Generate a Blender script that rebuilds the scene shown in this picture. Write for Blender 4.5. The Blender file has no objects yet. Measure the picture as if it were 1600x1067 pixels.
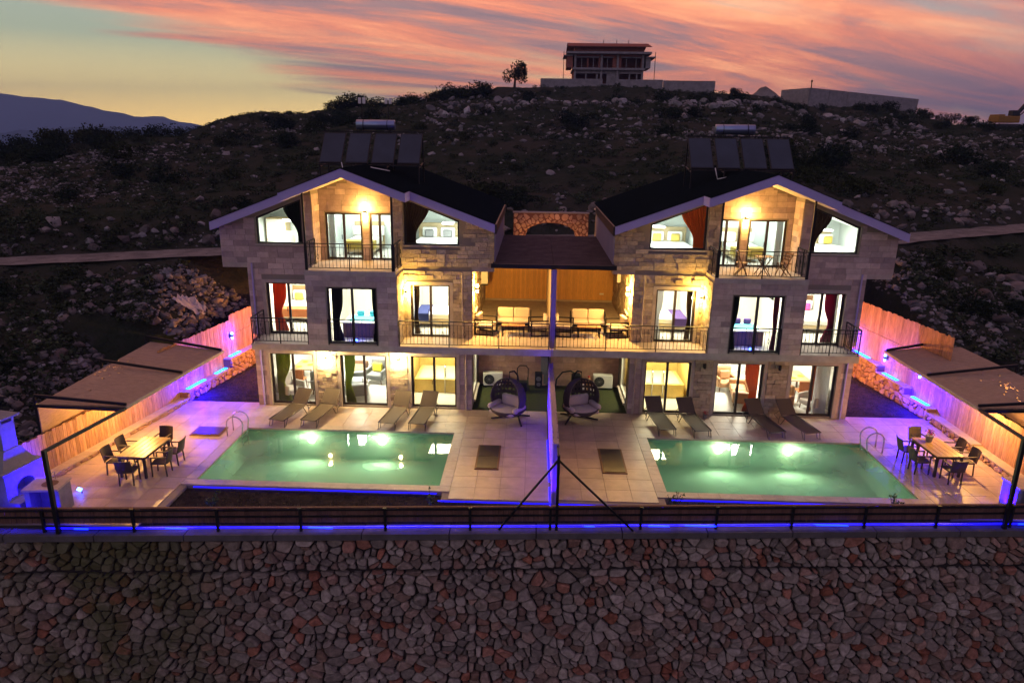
import bpy, bmesh, math, random
import numpy as np
from mathutils import Vector, Matrix, Euler, noise as mnoise
R = math.radians
rnd = random.Random(7)
S = bpy.context.scene
C = S.collection

# ------------------------------------------------------------------ camera
CAM = Vector((-0.7604, -24.6267, 10.5123))
def camera():
    yaw, pitch, roll = R(-1.6547), R(16.0079), R(0.8017)
    cy, sy = math.cos(yaw), math.sin(yaw)
    f = Vector((sy*math.cos(pitch), cy*math.cos(pitch), -math.sin(pitch)))
    r = Vector((cy, -sy, 0)); u = r.cross(f)
    r2 = r*math.cos(roll)+u*math.sin(roll); u2 = -r*math.sin(roll)+u*math.cos(roll)
    cd = bpy.data.cameras.new('camera'); cam = bpy.data.objects.new('camera', cd); C.objects.link(cam)
    M = Matrix((r2, u2, -f)).transposed().to_4x4(); M.translation = CAM
    cam.matrix_world = M
    cd.sensor_width = 36; cd.lens = 1104.36/1600*36; cd.clip_start = .1; cd.clip_end = 30000
    S.camera = cam
camera()

# ------------------------------------------------------------------ node helpers
class NT:
    def __init__(s, tree): s.t = tree; s.n = tree.nodes; s.l = tree.links
    def node(s, typ, **kw):
        n = s.n.new(typ)
        for k, v in kw.items(): setattr(n, k, v)
        return n
    def put(s, sock, v):
        if hasattr(v, 'is_linked') or hasattr(v, 'links'): s.l.new(v, sock)
        elif isinstance(v, (tuple, list)) and len(v) == 3 and sock.type == 'RGBA': sock.default_value = (*v, 1)
        else: sock.default_value = v
    def math(s, op, a, b=0.0, c=None, clamp=False):
        n = s.node('ShaderNodeMath', operation=op, use_clamp=clamp)
        s.put(n.inputs[0], a); s.put(n.inputs[1], b)
        if c is not None: s.put(n.inputs[2], c)
        return n.outputs[0]
    def mix(s, fac, a, b, mode='MIX'):
        n = s.node('ShaderNodeMix', data_type='RGBA', blend_type=mode)
        s.put(n.inputs[0], fac); s.put(n.inputs[6], a); s.put(n.inputs[7], b)
        return n.outputs[2]
    def smooth(s, v, a, b):
        n = s.node('ShaderNodeMapRange', interpolation_type='SMOOTHSTEP')
        s.put(n.inputs[0], v); s.put(n.inputs[1], a); s.put(n.inputs[2], b)
        return n.outputs[0]
    def noise(s, vec, scale, detail=4, rough=.55, dist=0, col=False):
        n = s.node('ShaderNodeTexNoise')
        if vec is not None: s.l.new(vec, n.inputs['Vector'])
        n.inputs['Scale'].default_value = scale; n.inputs['Detail'].default_value = detail
        n.inputs['Roughness'].default_value = rough; n.inputs['Distortion'].default_value = dist
        return n.outputs['Color' if col else 'Fac']
    def ramp(s, fac, stops):
        n = s.node('ShaderNodeValToRGB'); e = n.color_ramp.elements
        while len(e) < len(stops): e.new(.5)
        for q, (p, c) in zip(e, stops): q.position = p; q.color = (*c, 1)
        s.l.new(fac, n.inputs[0]); return n.outputs[0]

# ------------------------------------------------------------------ dusk sky
def sky():
    w = bpy.data.worlds.new('World'); S.world = w; w.use_nodes = True
    k = NT(w.node_tree); k.n.clear()
    tc = k.node('ShaderNodeTexCoord'); d = tc.outputs['Generated']
    sp = k.node('ShaderNodeSeparateXYZ'); k.l.new(d, sp.inputs[0]); x, y, z = sp.outputs
    zc = k.math('MAXIMUM', z, 0.0)
    sunaz = R(-38)
    hl = k.math('SQRT', k.math('ADD', k.math('MULTIPLY', x, x), k.math('ADD', k.math('MULTIPLY', y, y), 1e-4)))
    dot = k.math('DIVIDE', k.math('ADD', k.math('MULTIPLY', x, math.sin(sunaz)), k.math('MULTIPLY', y, math.cos(sunaz))), hl)
    wsun = k.smooth(dot, -.15, 1.0)
    warm = k.ramp(zc, [(0, (1.5, .92, .20)), (.05, (.80, .62, .22)), (.11, (.26, .30, .20)), (.22, (.16, .20, .22)), (.5, (.09, .12, .21)), (1, (.06, .075, .16))])
    cool = k.ramp(zc, [(0, (.23, .165, .18)), (.06, (.27, .20, .215)), (.2, (.26, .205, .235)), (.5, (.15, .13, .20)), (1, (.07, .085, .16))])
    base = k.mix(wsun, cool, warm)
    # long streaky cloud deck, seen in perspective
    den = k.math('ADD', zc, .10)
    cx = k.math('DIVIDE', x, den); cy = k.math('DIVIDE', y, den)
    cv = k.node('ShaderNodeCombineXYZ'); k.l.new(cx, cv.inputs[0]); k.l.new(cy, cv.inputs[1])
    mp = k.node('ShaderNodeMapping'); k.l.new(cv.outputs[0], mp.inputs[0])
    mp.inputs['Rotation'].default_value = (0, 0, R(58))
    mp2 = k.node('ShaderNodeMapping'); k.l.new(mp.outputs[0], mp2.inputs[0]); mp2.inputs['Scale'].default_value = (.66, .15, 1)
    mp2.inputs['Location'].default_value = (1.3, .4, 2.0)
    p = mp2.outputs[0]
    n1 = k.noise(p, .9, 9, .62, .8)
    n2 = k.noise(p, 1.5, 9, .66, 1.3)
    # the deck thins out towards the low clear sky by the sunset
    azd = k.math('MULTIPLY', k.math('ARCTAN2', x, y), 57.3); eld = k.math('MULTIPLY', z, 57.3)
    edge = k.math('ADD', eld, k.math('MULTIPLY', k.math('ADD', azd, 36.0), .36))
    cov = k.smooth(edge, 4.0, 13.0)
    dens = k.smooth(k.math('ADD', n1, k.math('MULTIPLY', k.math('SUBTRACT', cov, 1.0), .42)), .30, .52)
    lit = k.ramp(n2, [(.32, (.12, .09, .11)), (.43, (.26, .12, .11)), (.52, (.60, .165, .075)), (.62, (.82, .29, .115)), (.76, (.88, .45, .21))])
    dull = k.ramp(n2, [(.3, (.08, .055, .11)), (.55, (.13, .075, .14)), (.75, (.18, .10, .16))])
    wl = k.smooth(dot, -.2, .62)
    ccol = k.mix(wl, dull, lit)
    # deeper, redder cloud low over the darker side
    low = k.math('MULTIPLY', k.smooth(z, .16, .0), k.smooth(dot, .62, .15))
    ccol = k.mix(k.math('MULTIPLY', low, .75), ccol, (.085, .05, .085))
    col = k.mix(k.math('MULTIPLY', dens, .93), base, ccol)
    # below the horizon: dim ground haze
    col = k.mix(k.smooth(z, -.01, -.12), col, (.03, .03, .035))
    nis = k.node('ShaderNodeTexSky', sky_type='NISHITA'); nis.sun_disc = False
    nis.sun_elevation = R(-2); nis.sun_rotation = R(-38); nis.dust_density = 2
    tot = k.mix(1.0, col, k.mix(1.0, nis.outputs[0], (.05, .05, .05), 'MULTIPLY'), 'ADD')
    bg = k.node('ShaderNodeBackground'); k.l.new(tot, bg.inputs[0]); bg.inputs[1].default_value = 1.08
    o = k.node('ShaderNodeOutputWorld'); k.l.new(bg.outputs[0], o.inputs[0])
sky()
S.view_settings.view_transform = 'Standard'; S.view_settings.look = 'None'
S.view_settings.gamma = 1; S.view_settings.use_curve_mapping = False
S.view_settings.exposure = 1.05
S.cycles.use_denoising = True
S.cycles.max_bounces = 8; S.cycles.diffuse_bounces = 3; S.cycles.glossy_bounces = 3; S.cycles.transparent_max_bounces = 16
S.cycles.transmission_bounces = 4; S.cycles.volume_bounces = 0
S.cycles.sample_clamp_indirect = 4; S.cycles.sample_clamp_direct = 0
S.cycles.caustics_reflective = False; S.cycles.caustics_refractive = False

# ------------------------------------------------------------------ materials
MATS = {}
def mat(name, col, rough=.75, metal=0, var=0, pal=None, noise=None, noise2=None, bump=None, emit=None, stretch=None, spec=.4):
    m = bpy.data.materials.new(name); m.use_nodes = True; k = NT(m.node_tree); b = k.n['Principled BSDF']
    geo = k.node('ShaderNodeNewGeometry'); pos = geo.outputs['Position']
    if stretch:
        mp = k.node('ShaderNodeMapping'); k.l.new(pos, mp.inputs[0]); mp.inputs['Scale'].default_value = stretch; pos = mp.outputs[0]
    c = None
    if pal or var:
        oi = k.node('ShaderNodeObjectInfo')
        rn = k.math('FRACT', k.math('ADD', k.math('MULTIPLY', geo.outputs['Random Per Island'], 7.31), k.math('MULTIPLY', oi.outputs['Random'], 5.77)))
        if pal:
            c = k.ramp(rn, [(i/(len(pal)-1), q) for i, q in enumerate(pal)])
        else: c = k.mix(0, (*col,), (*col,))
        if var:
            rv = k.math('FRACT', k.math('MULTIPLY', rn, 13.7))
            f = k.math('ADD', 1-var, k.math('MULTIPLY', rv, 2*var))
            cb = k.node('ShaderNodeCombineColor'); [k.l.new(f, cb.inputs[i]) for i in range(3)]
            c = k.mix(1.0, c, cb.outputs[0], 'MULTIPLY')
    if noise:
        sc, amt = noise[:2]
        n = k.noise(pos, sc, 5, .6)
        f = k.math('ADD', 1-amt, k.math('MULTIPLY', k.smooth(n, .25, .75), 2*amt))
        cb = k.node('ShaderNodeCombineColor'); [k.l.new(f, cb.inputs[i]) for i in range(3)]
        c = k.mix(1.0, c if c is not None else (*col,), cb.outputs[0], 'MULTIPLY')
    if noise2:
        sc, c2, lo, hi = noise2
        n = k.noise(pos, sc, 5, .6)
        c = k.mix(k.smooth(n, lo, hi), c if c is not None else (*col,), c2)
    if c is None: b.inputs['Base Color'].default_value = (*col, 1)
    else: k.l.new(c, b.inputs['Base Color'])
    b.inputs['Roughness'].default_value = rough; b.inputs['Metallic'].default_value = metal
    b.inputs['Specular IOR Level'].default_value = spec
    if bump:
        n = k.noise(pos, bump[0], 6, .6); bp = k.node('ShaderNodeBump')
        bp.inputs['Strength'].default_value = bump[1]; bp.inputs['Distance'].default_value = bump[2] if len(bump) > 2 else .02
        k.l.new(n, bp.inputs['Height']); k.l.new(bp.outputs[0], b.inputs['Normal'])
    if emit:
        b.inputs['Emission Color'].default_value = (*emit[0], 1); b.inputs['Emission Strength'].default_value = emit[1]
    MATS[name] = m; return m

def schlick(k, f0, normal=None):
    geo = k.node('ShaderNodeNewGeometry'); d = k.node('ShaderNodeVectorMath', operation='DOT_PRODUCT')
    k.l.new(normal if normal is not None else geo.outputs['Normal'], d.inputs[0]); k.l.new(geo.outputs['Incoming'], d.inputs[1])
    c = k.math('SUBTRACT', 1.0, k.math('ABSOLUTE', d.outputs['Value']), clamp=True)
    return k.math('ADD', f0, k.math('MULTIPLY', k.math('POWER', c, 5.0), 1-f0), clamp=True)
def glass_mat(name, tint, refl=1.0, rough=.0):
    m = bpy.data.materials.new(name); m.use_nodes = True; k = NT(m.node_tree); k.n.clear()
    t = k.node('ShaderNodeBsdfTransparent'); t.inputs[0].default_value = (*tint, 1)
    g = k.node('ShaderNodeBsdfGlossy'); g.inputs['Roughness'].default_value = rough
    fr = schlick(k, .04)
    mx = k.node('ShaderNodeMixShader'); k.l.new(k.math('MULTIPLY', fr, refl), mx.inputs[0])
    k.l.new(t.outputs[0], mx.inputs[1]); k.l.new(g.outputs[0], mx.inputs[2])
    o = k.node('ShaderNodeOutputMaterial'); k.l.new(mx.outputs[0], o.inputs[0]); MATS[name] = m; return m
def water_mat():
    m = bpy.data.materials.new('pool_water'); m.use_nodes = True; k = NT(m.node_tree); k.n.clear()
    geo = k.node('ShaderNodeNewGeometry')
    n = k.noise(geo.outputs['Position'], 1.6, 2, .5); bp = k.node('ShaderNodeBump')
    bp.inputs['Strength'].default_value = .05; bp.inputs['Distance'].default_value = .03; k.l.new(n, bp.inputs['Height'])
    t = k.node('ShaderNodeBsdfTransparent'); t.inputs[0].default_value = (.70, .92, .80, 1)
    g = k.node('ShaderNodeBsdfGlossy'); g.inputs['Roughness'].default_value = .015; k.l.new(bp.outputs[0], g.inputs['Normal'])
    fr = schlick(k, .022, bp.outputs[0])
    n2 = k.noise(geo.outputs['Position'], .55, 3, .5)
    df = k.node('ShaderNodeBsdfDiffuse'); df.inputs[0].default_value = (.17, .36, .30, 1)
    tl = k.node('ShaderNodeBsdfTranslucent'); tl.inputs[0].default_value = (.42, .66, .54, 1)
    ml = k.node('ShaderNodeMixShader'); ml.inputs[0].default_value = .6; k.l.new(df.outputs[0], ml.inputs[1]); k.l.new(tl.outputs[0], ml.inputs[2])
    mk = k.node('ShaderNodeMixShader'); k.l.new(k.math('ADD', .30, k.math('MULTIPLY', n2, .25)), mk.inputs[0]); k.l.new(t.outputs[0], mk.inputs[1]); k.l.new(ml.outputs[0], mk.inputs[2])
    mx = k.node('ShaderNodeMixShader'); k.l.new(fr, mx.inputs[0])
    k.l.new(mk.outputs[0], mx.inputs[1]); k.l.new(g.outputs[0], mx.inputs[2])
    o = k.node('ShaderNodeOutputMaterial'); k.l.new(mx.outputs[0], o.inputs[0]); return m

M_clad = mat('ashlar_stone', (.42,.36,.30), .8, var=.16, pal=[(.48,.37,.33),(.36,.27,.255),(.53,.42,.38),(.42,.32,.29),(.31,.235,.235)], noise=(6,.14), bump=(18,.25,.01))
M_split = mat('split_face_stone', (.44,.36,.26), .9, var=.2, pal=[(.45,.36,.26),(.38,.30,.22),(.48,.40,.30)], noise=(9,.18), bump=(14,.9,.03))
M_rosy = mat('rosy_stone', (.5,.3,.22), .85, var=.12, pal=[(.52,.31,.22),(.44,.25,.18),(.56,.35,.26)], noise=(5,.15))
M_joint = mat('stone_joint', (.26,.22,.18), .95)
M_slab = mat('slab_stone', (.40,.34,.30), .85, noise=(3,.15))
M_plaster = mat('white_plaster', (.78,.76,.70), .9)
M_plaster2 = mat('cool_plaster', (.74,.79,.77), .9)
M_fascia = mat('fascia_blue_light_tint', (.40,.34,.62), .6, noise=(1.5,.04))  # white boards; the blue evening light on them is put into the base colour
M_flank = mat('flank_metal', (.22,.20,.27), .6, noise=(1.5,.08))
M_soffit = mat('soffit_board', (.66,.58,.46), .8, noise=(2,.06))
M_roof = mat('roof_shingle', (.006,.009,.010), .95, noise=(5,.25), bump=(25,.4,.01), spec=0)
M_alu = mat('dark_aluminium', (.035,.026,.022), .45, metal=.3)
M_iron = mat('black_iron', (.015,.014,.015), .5, metal=.4)
M_steel = mat('stainless_steel', (.6,.6,.6), .2, metal=1)
M_glass = glass_mat('window_glass', (.93,.96,.94), .8)
M_panel_glass = mat('collector_glass', (.045,.058,.075), .5, noise=(.8,.2), spec=.15)
M_plank = mat('fence_plank', (.40,.22,.09), .8, var=.22, pal=[(.42,.23,.09),(.38,.20,.078),(.45,.26,.115),(.40,.215,.085)], noise=(3,.34), stretch=(8,8,1), bump=(12,.3,.01))
M_plank_dark = mat('weathered_plank', (.15,.075,.05), .85, var=.22, noise=(3,.25), stretch=(8,8,1), bump=(12,.3,.01))
M_panelwood = mat('varnished_plank', (.60,.30,.06), .55, var=.12, noise=(4,.14), stretch=(9,9,1), bump=(12,.2,.01))
M_divider = mat('pale_divider_plank', (.27,.20,.27), .8, var=.12, noise=(3,.25), stretch=(8,8,1), bump=(12,.3,.01))
M_reed = mat('reed_mat', (.44,.32,.21), .9, noise=(3,.25), stretch=(1.2,14,1.2), bump=(30,.6,.02), spec=0)
M_reed2 = mat('reed_screen', (.36,.25,.19), .9, noise=(5,.25), stretch=(1,1,18), bump=(30,.5,.02), spec=0)
M_tile = mat('terrace_tile', (.46,.345,.25), .42, var=.07, noise=(2.2,.12), noise2=(.7,(.32,.245,.18),.46,.74), bump=(30,.15,.004))
M_coping = mat('coping_slab', (.42,.34,.27), .5, var=.08, noise=(4,.12))
M_grout = mat('grout', (.27,.22,.18), .95)
M_pool = mat('pool_mosaic', (.32,.50,.38), .8, noise=(1.3,.2), noise2=(3.5,(.42,.56,.44),.5,.75), spec=.08)
M_turf = mat('artificial_turf', (.030,.036,.007), .95, noise=(9,.25))
M_soil = mat('dark_soil', (.036,.028,.026), .95, noise=(4,.4), bump=(20,.8,.04), spec=0)
M_grass = mat('grass_blade', (.06,.055,.022), .9, var=.4)
M_mortar = mat('wall_mortar', (.045,.038,.034), .97, noise=(5,.25), spec=0)
RUB = [(0.282,0.235,0.183),(0.348,0.300,0.240),(0.254,0.212,0.171),(0.395,0.338,0.270),(0.301,0.189,0.131),(0.291,0.250,0.197),(0.338,0.124,0.070),(0.273,0.235,0.192),(0.357,0.300,0.236),(0.216,0.147,0.109)]
def rubble_mat():
    m = mat('rubble_stone', (.2,.18,.17), .95, var=.28, pal=RUB, noise=(7,.3), bump=(16,1.0,.03), spec=0)
    k = NT(m.node_tree); b = k.n['Principled BSDF']; src = b.inputs['Base Color'].links[0].from_socket
    geo = k.node('ShaderNodeNewGeometry'); sp = k.node('ShaderNodeSeparateXYZ'); k.l.new(geo.outputs['Position'], sp.inputs[0])
    # lichen patches on the damp end of the wall
    n = k.noise(geo.outputs['Position'], .55, 5, .6)
    dx = k.math('ABSOLUTE', k.math('ADD', sp.outputs[0], 12.5))
    f = k.math('MULTIPLY', k.smooth(dx, 4.6, .8), k.smooth(n, .30, .56))
    c = k.mix(k.math('MULTIPLY', f, .85), src, (.10,.105,.035)); k.l.new(c, b.inputs['Base Color'])
    return m
M_rub = rubble_mat()
M_warmrub = mat('warm_rubble_stone', (.42,.26,.16), .9, var=.2, pal=[(.44,.27,.17),(.36,.21,.14),(.48,.32,.21),(.40,.22,.14)], noise=(8,.2), bump=(16,.7,.03))
M_warmmort = mat('red_mortar', (.16,.07,.045), .95)
M_ledge = mat('ledge_cap', (.42,.33,.24), .7, noise=(4,.15))
M_conc = mat('concrete', (.27,.25,.24), .95, noise=(2,.2), bump=(10,.3,.02), spec=0)
M_cap = mat('wall_coping', (.12,.11,.105), .95, noise=(2,.25), bump=(10,.3,.02), spec=0)
M_brickred = mat('hollow_brick', (.30,.12,.085), .95, noise=(5,.2), spec=0)
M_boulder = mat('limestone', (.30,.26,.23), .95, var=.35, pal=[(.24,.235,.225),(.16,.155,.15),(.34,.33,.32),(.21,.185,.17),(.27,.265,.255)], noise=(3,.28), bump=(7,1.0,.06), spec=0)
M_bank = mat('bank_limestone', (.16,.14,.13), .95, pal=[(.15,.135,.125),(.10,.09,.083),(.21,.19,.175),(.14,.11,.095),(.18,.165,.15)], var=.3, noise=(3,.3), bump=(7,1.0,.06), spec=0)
M_rocks = mat('scree_stone', (.30,.26,.23), .95, var=.32, pal=[(.17,.165,.16),(.11,.105,.10),(.27,.265,.255),(.15,.135,.125)], noise=(4,.25), spec=0)
M_leaf = mat('dark_foliage', (.015,.024,.013), .9, var=.45, noise=(.7,.3), spec=0)
M_leaf2 = mat('olive_foliage', (.026,.033,.012), .9, var=.45, noise=(.7,.3), spec=0)
M_bark = mat('bark', (.06,.045,.035), .95, spec=0)
M_scrub = mat('scrub', (.038,.050,.026), .95, var=.55, noise=(.4,.4), spec=0)
M_road = mat('gravel_road', (.18,.17,.15), .95, noise=(.9,.35), noise2=(3,(.10,.095,.075),.52,.72), bump=(15,.5,.03), spec=0)
def ground_mat():
    m = mat('hill_soil', (.07,.058,.045), .97, bump=(2.2,.8,.25), spec=0)
    k = NT(m.node_tree); b = k.n['Principled BSDF']; geo = k.node('ShaderNodeNewGeometry'); p = geo.outputs['Position']
    n1 = k.noise(p, .18, 6, .65); n2 = k.noise(p, 1.3, 6, .7); n3 = k.noise(p, 5, 4, .6)
    c = k.mix(k.smooth(n1, .38, .62), (.025,.033,.018), (.046,.045,.031))
    c = k.mix(k.math('MULTIPLY', k.smooth(n2, .52, .7), .7), c, (.055,.055,.050))
    c = k.mix(k.math('MULTIPLY', k.smooth(n3, .5, .75), .5), c, (.014,.016,.008))
    k.l.new(c, b.inputs['Base Color']); return m
M_ground = ground_mat()
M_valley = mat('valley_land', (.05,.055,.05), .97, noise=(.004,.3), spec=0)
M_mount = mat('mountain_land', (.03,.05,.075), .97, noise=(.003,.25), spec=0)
M_black = mat('black_plastic', (.015,.015,.016), .6)
M_white = mat('white_enamel', (.72,.70,.66), .5)
M_grey = mat('grey_fabric', (.20,.20,.20), .9, noise=(20,.1))
M_taupe = mat('lounger_mesh', (.085,.064,.046), .8, noise=(40,.2))
M_taupef = mat('lounger_frame', (.10,.082,.07), .4, metal=.5)
M_rattan = mat('dark_rattan', (.075,.055,.055), .7, noise=(30,.3))
M_lid = mat('hatch_lid', (.045,.034,.028), .3, noise=(6,.2))
M_chair = mat('chair_rattan', (.05,.036,.032), .6, noise=(30,.25))
M_tabletop = mat('wood_look_top', (.34,.22,.08), .4, noise=(4,.15), stretch=(10,1,1))
M_cush = mat('beige_cushion', (.52,.45,.38), .9)
M_cush2 = mat('grey_cushion', (.56,.46,.43), .9)
M_tan = mat('tan_leather', (.42,.22,.10), .6)
M_orange = mat('orange_velvet', (.46,.15,.05), .8)
M_yellow = mat('yellow_cushion', (.72,.62,.05), .8)
M_mustard = mat('mustard_cushion', (.48,.36,.08), .85)
M_linen = mat('white_linen', (.82,.80,.76), .9)
M_bluefab = mat('navy_throw', (.03,.045,.17), .85)
M_purple = mat('violet_throw', (.10,.05,.20), .85)
M_pink = mat('magenta_cushion', (.55,.06,.25), .8)
M_brown = mat('brown_curtain', (.10,.055,.035), .9)
M_dgreen = mat('green_black_curtain', (.012,.02,.014), .9)
M_green = mat('olive_curtain', (.24,.27,.03), .9)
M_red = mat('red_curtain', (.42,.09,.03), .9)
M_ocur = mat('rust_curtain', (.44,.13,.03), .9)
M_mag = mat('plum_curtain', (.24,.03,.08), .9)
M_navyc = mat('charcoal_curtain', (.03,.025,.035), .9)
M_sheer = mat('sheer_curtain', (.82,.80,.76), .9)
for q in (M_brown, M_dgreen, M_green, M_red, M_ocur, M_mag, M_navyc, M_sheer):
    k = NT(q.node_tree); b = k.n['Principled BSDF']; o = k.n['Material Output']
    tr = k.node('ShaderNodeBsdfTranslucent'); tr.inputs[0].default_value = [min(1, v*1.5) for v in b.inputs['Base Color'].default_value[:3]]+[1]
    mx = k.node('ShaderNodeMixShader'); mx.inputs[0].default_value = .5; k.l.new(b.outputs[0], mx.inputs[1]); k.l.new(tr.outputs[0], mx.inputs[2]); k.l.new(mx.outputs[0], o.inputs[0])
M_wood = mat('brown_wood', (.16,.075,.035), .6, noise=(5,.2), stretch=(8,8,1))
M_lwood = mat('light_wood', (.55,.42,.24), .6, noise=(4,.1))
M_ytile = mat('yellow_tile', (.62,.45,.14), .4, noise=(3,.1))
M_gfloor = mat('pale_floor', (.58,.56,.52), .35, noise=(3,.06))
M_steelwater = mat('still_water', (.42,.42,.34), .08)
M_aqua = mat('aqua_cushion', (.10,.50,.62), .7)
M_redflower = mat('red_petal', (.55,.04,.06), .8)
M_pot = mat('grey_pot', (.20,.19,.19), .7)
M_plantleaf = mat('plant_leaf', (.05,.09,.03), .8, var=.4)
M_bbq = mat('whitewashed_masonry', (.24,.23,.24), .9, noise=(6,.12), bump=(20,.4,.02))
M_marble = mat('beige_marble', (.48,.38,.28), .35, noise=(5,.15))
M_tank = mat('galvanised_tank', (.26,.32,.48), .28, metal=.8)
M_yel_mach = mat('machine_yellow', (.30,.15,.012), .5)
M_bag = mat('pale_plastic_sheet', (.42,.42,.45), .5)
M_warm_em = mat('warm_lamp_glass', (1,.8,.5), .5, emit=((1,.66,.24), 30))
M_blue_em = mat('blue_lamp_glass', (.1,.1,1), .5, emit=((.02,.08,1), 22))
M_led = mat('blue_led', (.05,.05,1), .5, emit=((.002,.001,1), 2.6))
M_ledbright = mat('bright_blue_led', (.05,.2,1), .5, emit=((.002,.014,1), 4.5))
M_ledcyan = mat('cyan_blue_led', (.05,.2,1), .5, emit=((.004,.16,1), 7))
M_pool_em = mat('pool_lamp_glass', (1,1,.8), .5, emit=((1,.88,.52), 18))
M_ceil_em = mat('ceiling_light_glass', (1,1,1), .5, emit=((1,.95,.84), 6))
M_water = water_mat()

# ------------------------------------------------------------------ mesh helpers
class MB:
    def __init__(s): s.v = []; s.f = []; s.m = []; s.mi = 0
    def _add(s, vs, fs):
        o = len(s.v); s.v += [tuple(q) for q in vs]; s.f += [[i+o for i in f] for f in fs]; return s
    def box(s, x0, x1, y0, y1, z0, z1):
        if x0 > x1: x0, x1 = x1, x0
        if y0 > y1: y0, y1 = y1, y0
        if z0 > z1: z0, z1 = z1, z0
        return s._add([(x0,y0,z0),(x1,y0,z0),(x1,y1,z0),(x0,y1,z0),(x0,y0,z1),(x1,y0,z1),(x1,y1,z1),(x0,y1,z1)],
               [[0,3,2,1],[4,5,6,7],[0,1,5,4],[1,2,6,5],[2,3,7,6],[3,0,4,7]])
    def rbox(s, x0, x1, y0, y1, z0, z1, r=.03):
        if x0 > x1: x0, x1 = x1, x0
        if y0 > y1: y0, y1 = y1, y0
        bm = bmesh.new(); bmesh.ops.create_cube(bm, size=1)
        for v in bm.verts: v.co = Vector(((x0+x1)/2+v.co.x*(x1-x0), (y0+y1)/2+v.co.y*(y1-y0), (z0+z1)/2+v.co.z*(z1-z0)))
        r = min(r, (x1-x0)*.45, (y1-y0)*.45, (z1-z0)*.45)
        bmesh.ops.bevel(bm, geom=bm.edges[:], offset=r, segments=2, affect='EDGES', profile=.5)
        bm.verts.index_update()
        s._add([v.co[:] for v in bm.verts], [[v.index for v in f.verts] for f in bm.faces]); bm.free(); return s
    def bar(s, p0, p1, w, h=None, up=(0,0,1)):
        h = h or w; p0 = Vector(p0); p1 = Vector(p1); d = (p1-p0).normalized(); up = Vector(up)
        if abs(d.dot(up)) > .98: up = Vector((0,1,0))
        a = d.cross(up).normalized(); b = a.cross(d)
        vs = [p+a*sx*w/2+b*sy*h/2 for p in (p0,p1) for sx, sy in ((-1,-1),(1,-1),(1,1),(-1,1))]
        return s._add(vs, [[0,1,2,3],[7,6,5,4],[0,4,5,1],[1,5,6,2],[2,6,7,3],[3,7,4,0]])
    def tube(s, pts, r, n=8, cap=True):
        pts = [Vector(p) for p in pts]; rs = r if isinstance(r, (list, tuple)) else [r]*len(pts)
        vs = []; prev = None
        for i, p in enumerate(pts):
            d = (pts[min(i+1, len(pts)-1)]-pts[max(i-1, 0)]).normalized()
            if prev is None:
                up = Vector((0,0,1)) if abs(d.z) < .95 else Vector((1,0,0)); a = d.cross(up).normalized()
            else: a = (prev-d*prev.dot(d)).normalized()
            prev = a; b = d.cross(a)
            vs += [p+(a*math.cos(t)+b*math.sin(t))*rs[i] for t in [2*math.pi*j/n for j in range(n)]]
        fs = [[i*n+j, i*n+(j+1)%n, (i+1)*n+(j+1)%n, (i+1)*n+j] for i in range(len(pts)-1) for j in range(n)]
        if cap: fs += [list(range(n))[::-1], [(len(pts)-1)*n+j for j in range(n)]]
        return s._add(vs, fs)
    def prism(s, poly, axis, t0, t1):
        """poly: 2-D points; axis 'y' -> (x,z) extruded in y; 'x' -> (y,z); 'z' -> (x,y)"""
        f = {'y': lambda p, t: (p[0], t, p[1]), 'x': lambda p, t: (t, p[0], p[1]), 'z': lambda p, t: (p[0], p[1], t)}[axis]
        n = len(poly)
        vs = [f(p, t0) for p in poly]+[f(p, t1) for p in poly]
        return s._add(vs, [list(range(n))[::-1], [n+i for i in range(n)]]+[[i, (i+1)%n, n+(i+1)%n, n+i] for i in range(n)])
    def lathe(s, prof, n=16, c=(0,0,0)):
        vs = []; m = len(prof)
        for r, z in prof: vs += [(c[0]+r*math.cos(2*math.pi*j/n), c[1]+r*math.sin(2*math.pi*j/n), c[2]+z) for j in range(n)]
        fs = [[i*n+j, i*n+(j+1)%n, (i+1)*n+(j+1)%n, (i+1)*n+j] for i in range(m-1) for j in range(n)]
        return s._add(vs, fs+[list(range(n))[::-1], [(m-1)*n+j for j in range(n)]])
    def quad(s, a, b, c, d): return s._add([a,b,c,d], [[0,1,2,3]])
    def mesh(s, name, m):
        me = bpy.data.meshes.new(name); me.from_pydata(s.v, [], s.f); me.validate()
        bm = bmesh.new(); bm.from_mesh(me); bmesh.ops.recalc_face_normals(bm, faces=bm.faces[:]); bm.to_mesh(me); bm.free()
        if m: me.materials.append(m)
        return me
    def build(s, name, m, parent=None, smooth=False, **tags):
        me = s.mesh(name, m)
        if smooth:
            for p in me.polygons: p.use_smooth = True
        return link(name, me, parent, **tags)
def link(name, me, parent=None, loc=None, rot=None, scale=None, **tags):
    o = bpy.data.objects.new(name, me); C.objects.link(o)
    if loc is not None: o.location = loc
    if rot is not None: o.rotation_euler = rot
    if scale is not None: o.scale = scale
    if parent is not None:
        o.parent = parent
        if loc is None and parent.get('_world'):           # meshes laid out in world coordinates
            o.location = -Vector(parent['_world'])
    for k, v in tags.items(): o[k] = v
    return o
def thing(name, label, cat, loc=(0,0,0), rz=0, group=None, world=False):
    o = bpy.data.objects.new(name, None); C.objects.link(o); o.location = loc; o.rotation_euler = (0,0,rz); o.empty_display_size = .2
    o['label'] = label; o['category'] = cat
    if group: o['group'] = group
    if world: o['_world'] = [float(q) for q in loc]
    return o
def part(o, p, local):
    """parent o (built in world coordinates) below part p of a world-laid thing"""
    return o
def sub(mb, name, m, parent, **t):
    """a sub-part: its parent part already carries the offset of the thing"""
    o = mb.build(name, m, None, **t); o.parent = parent; return o
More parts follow.
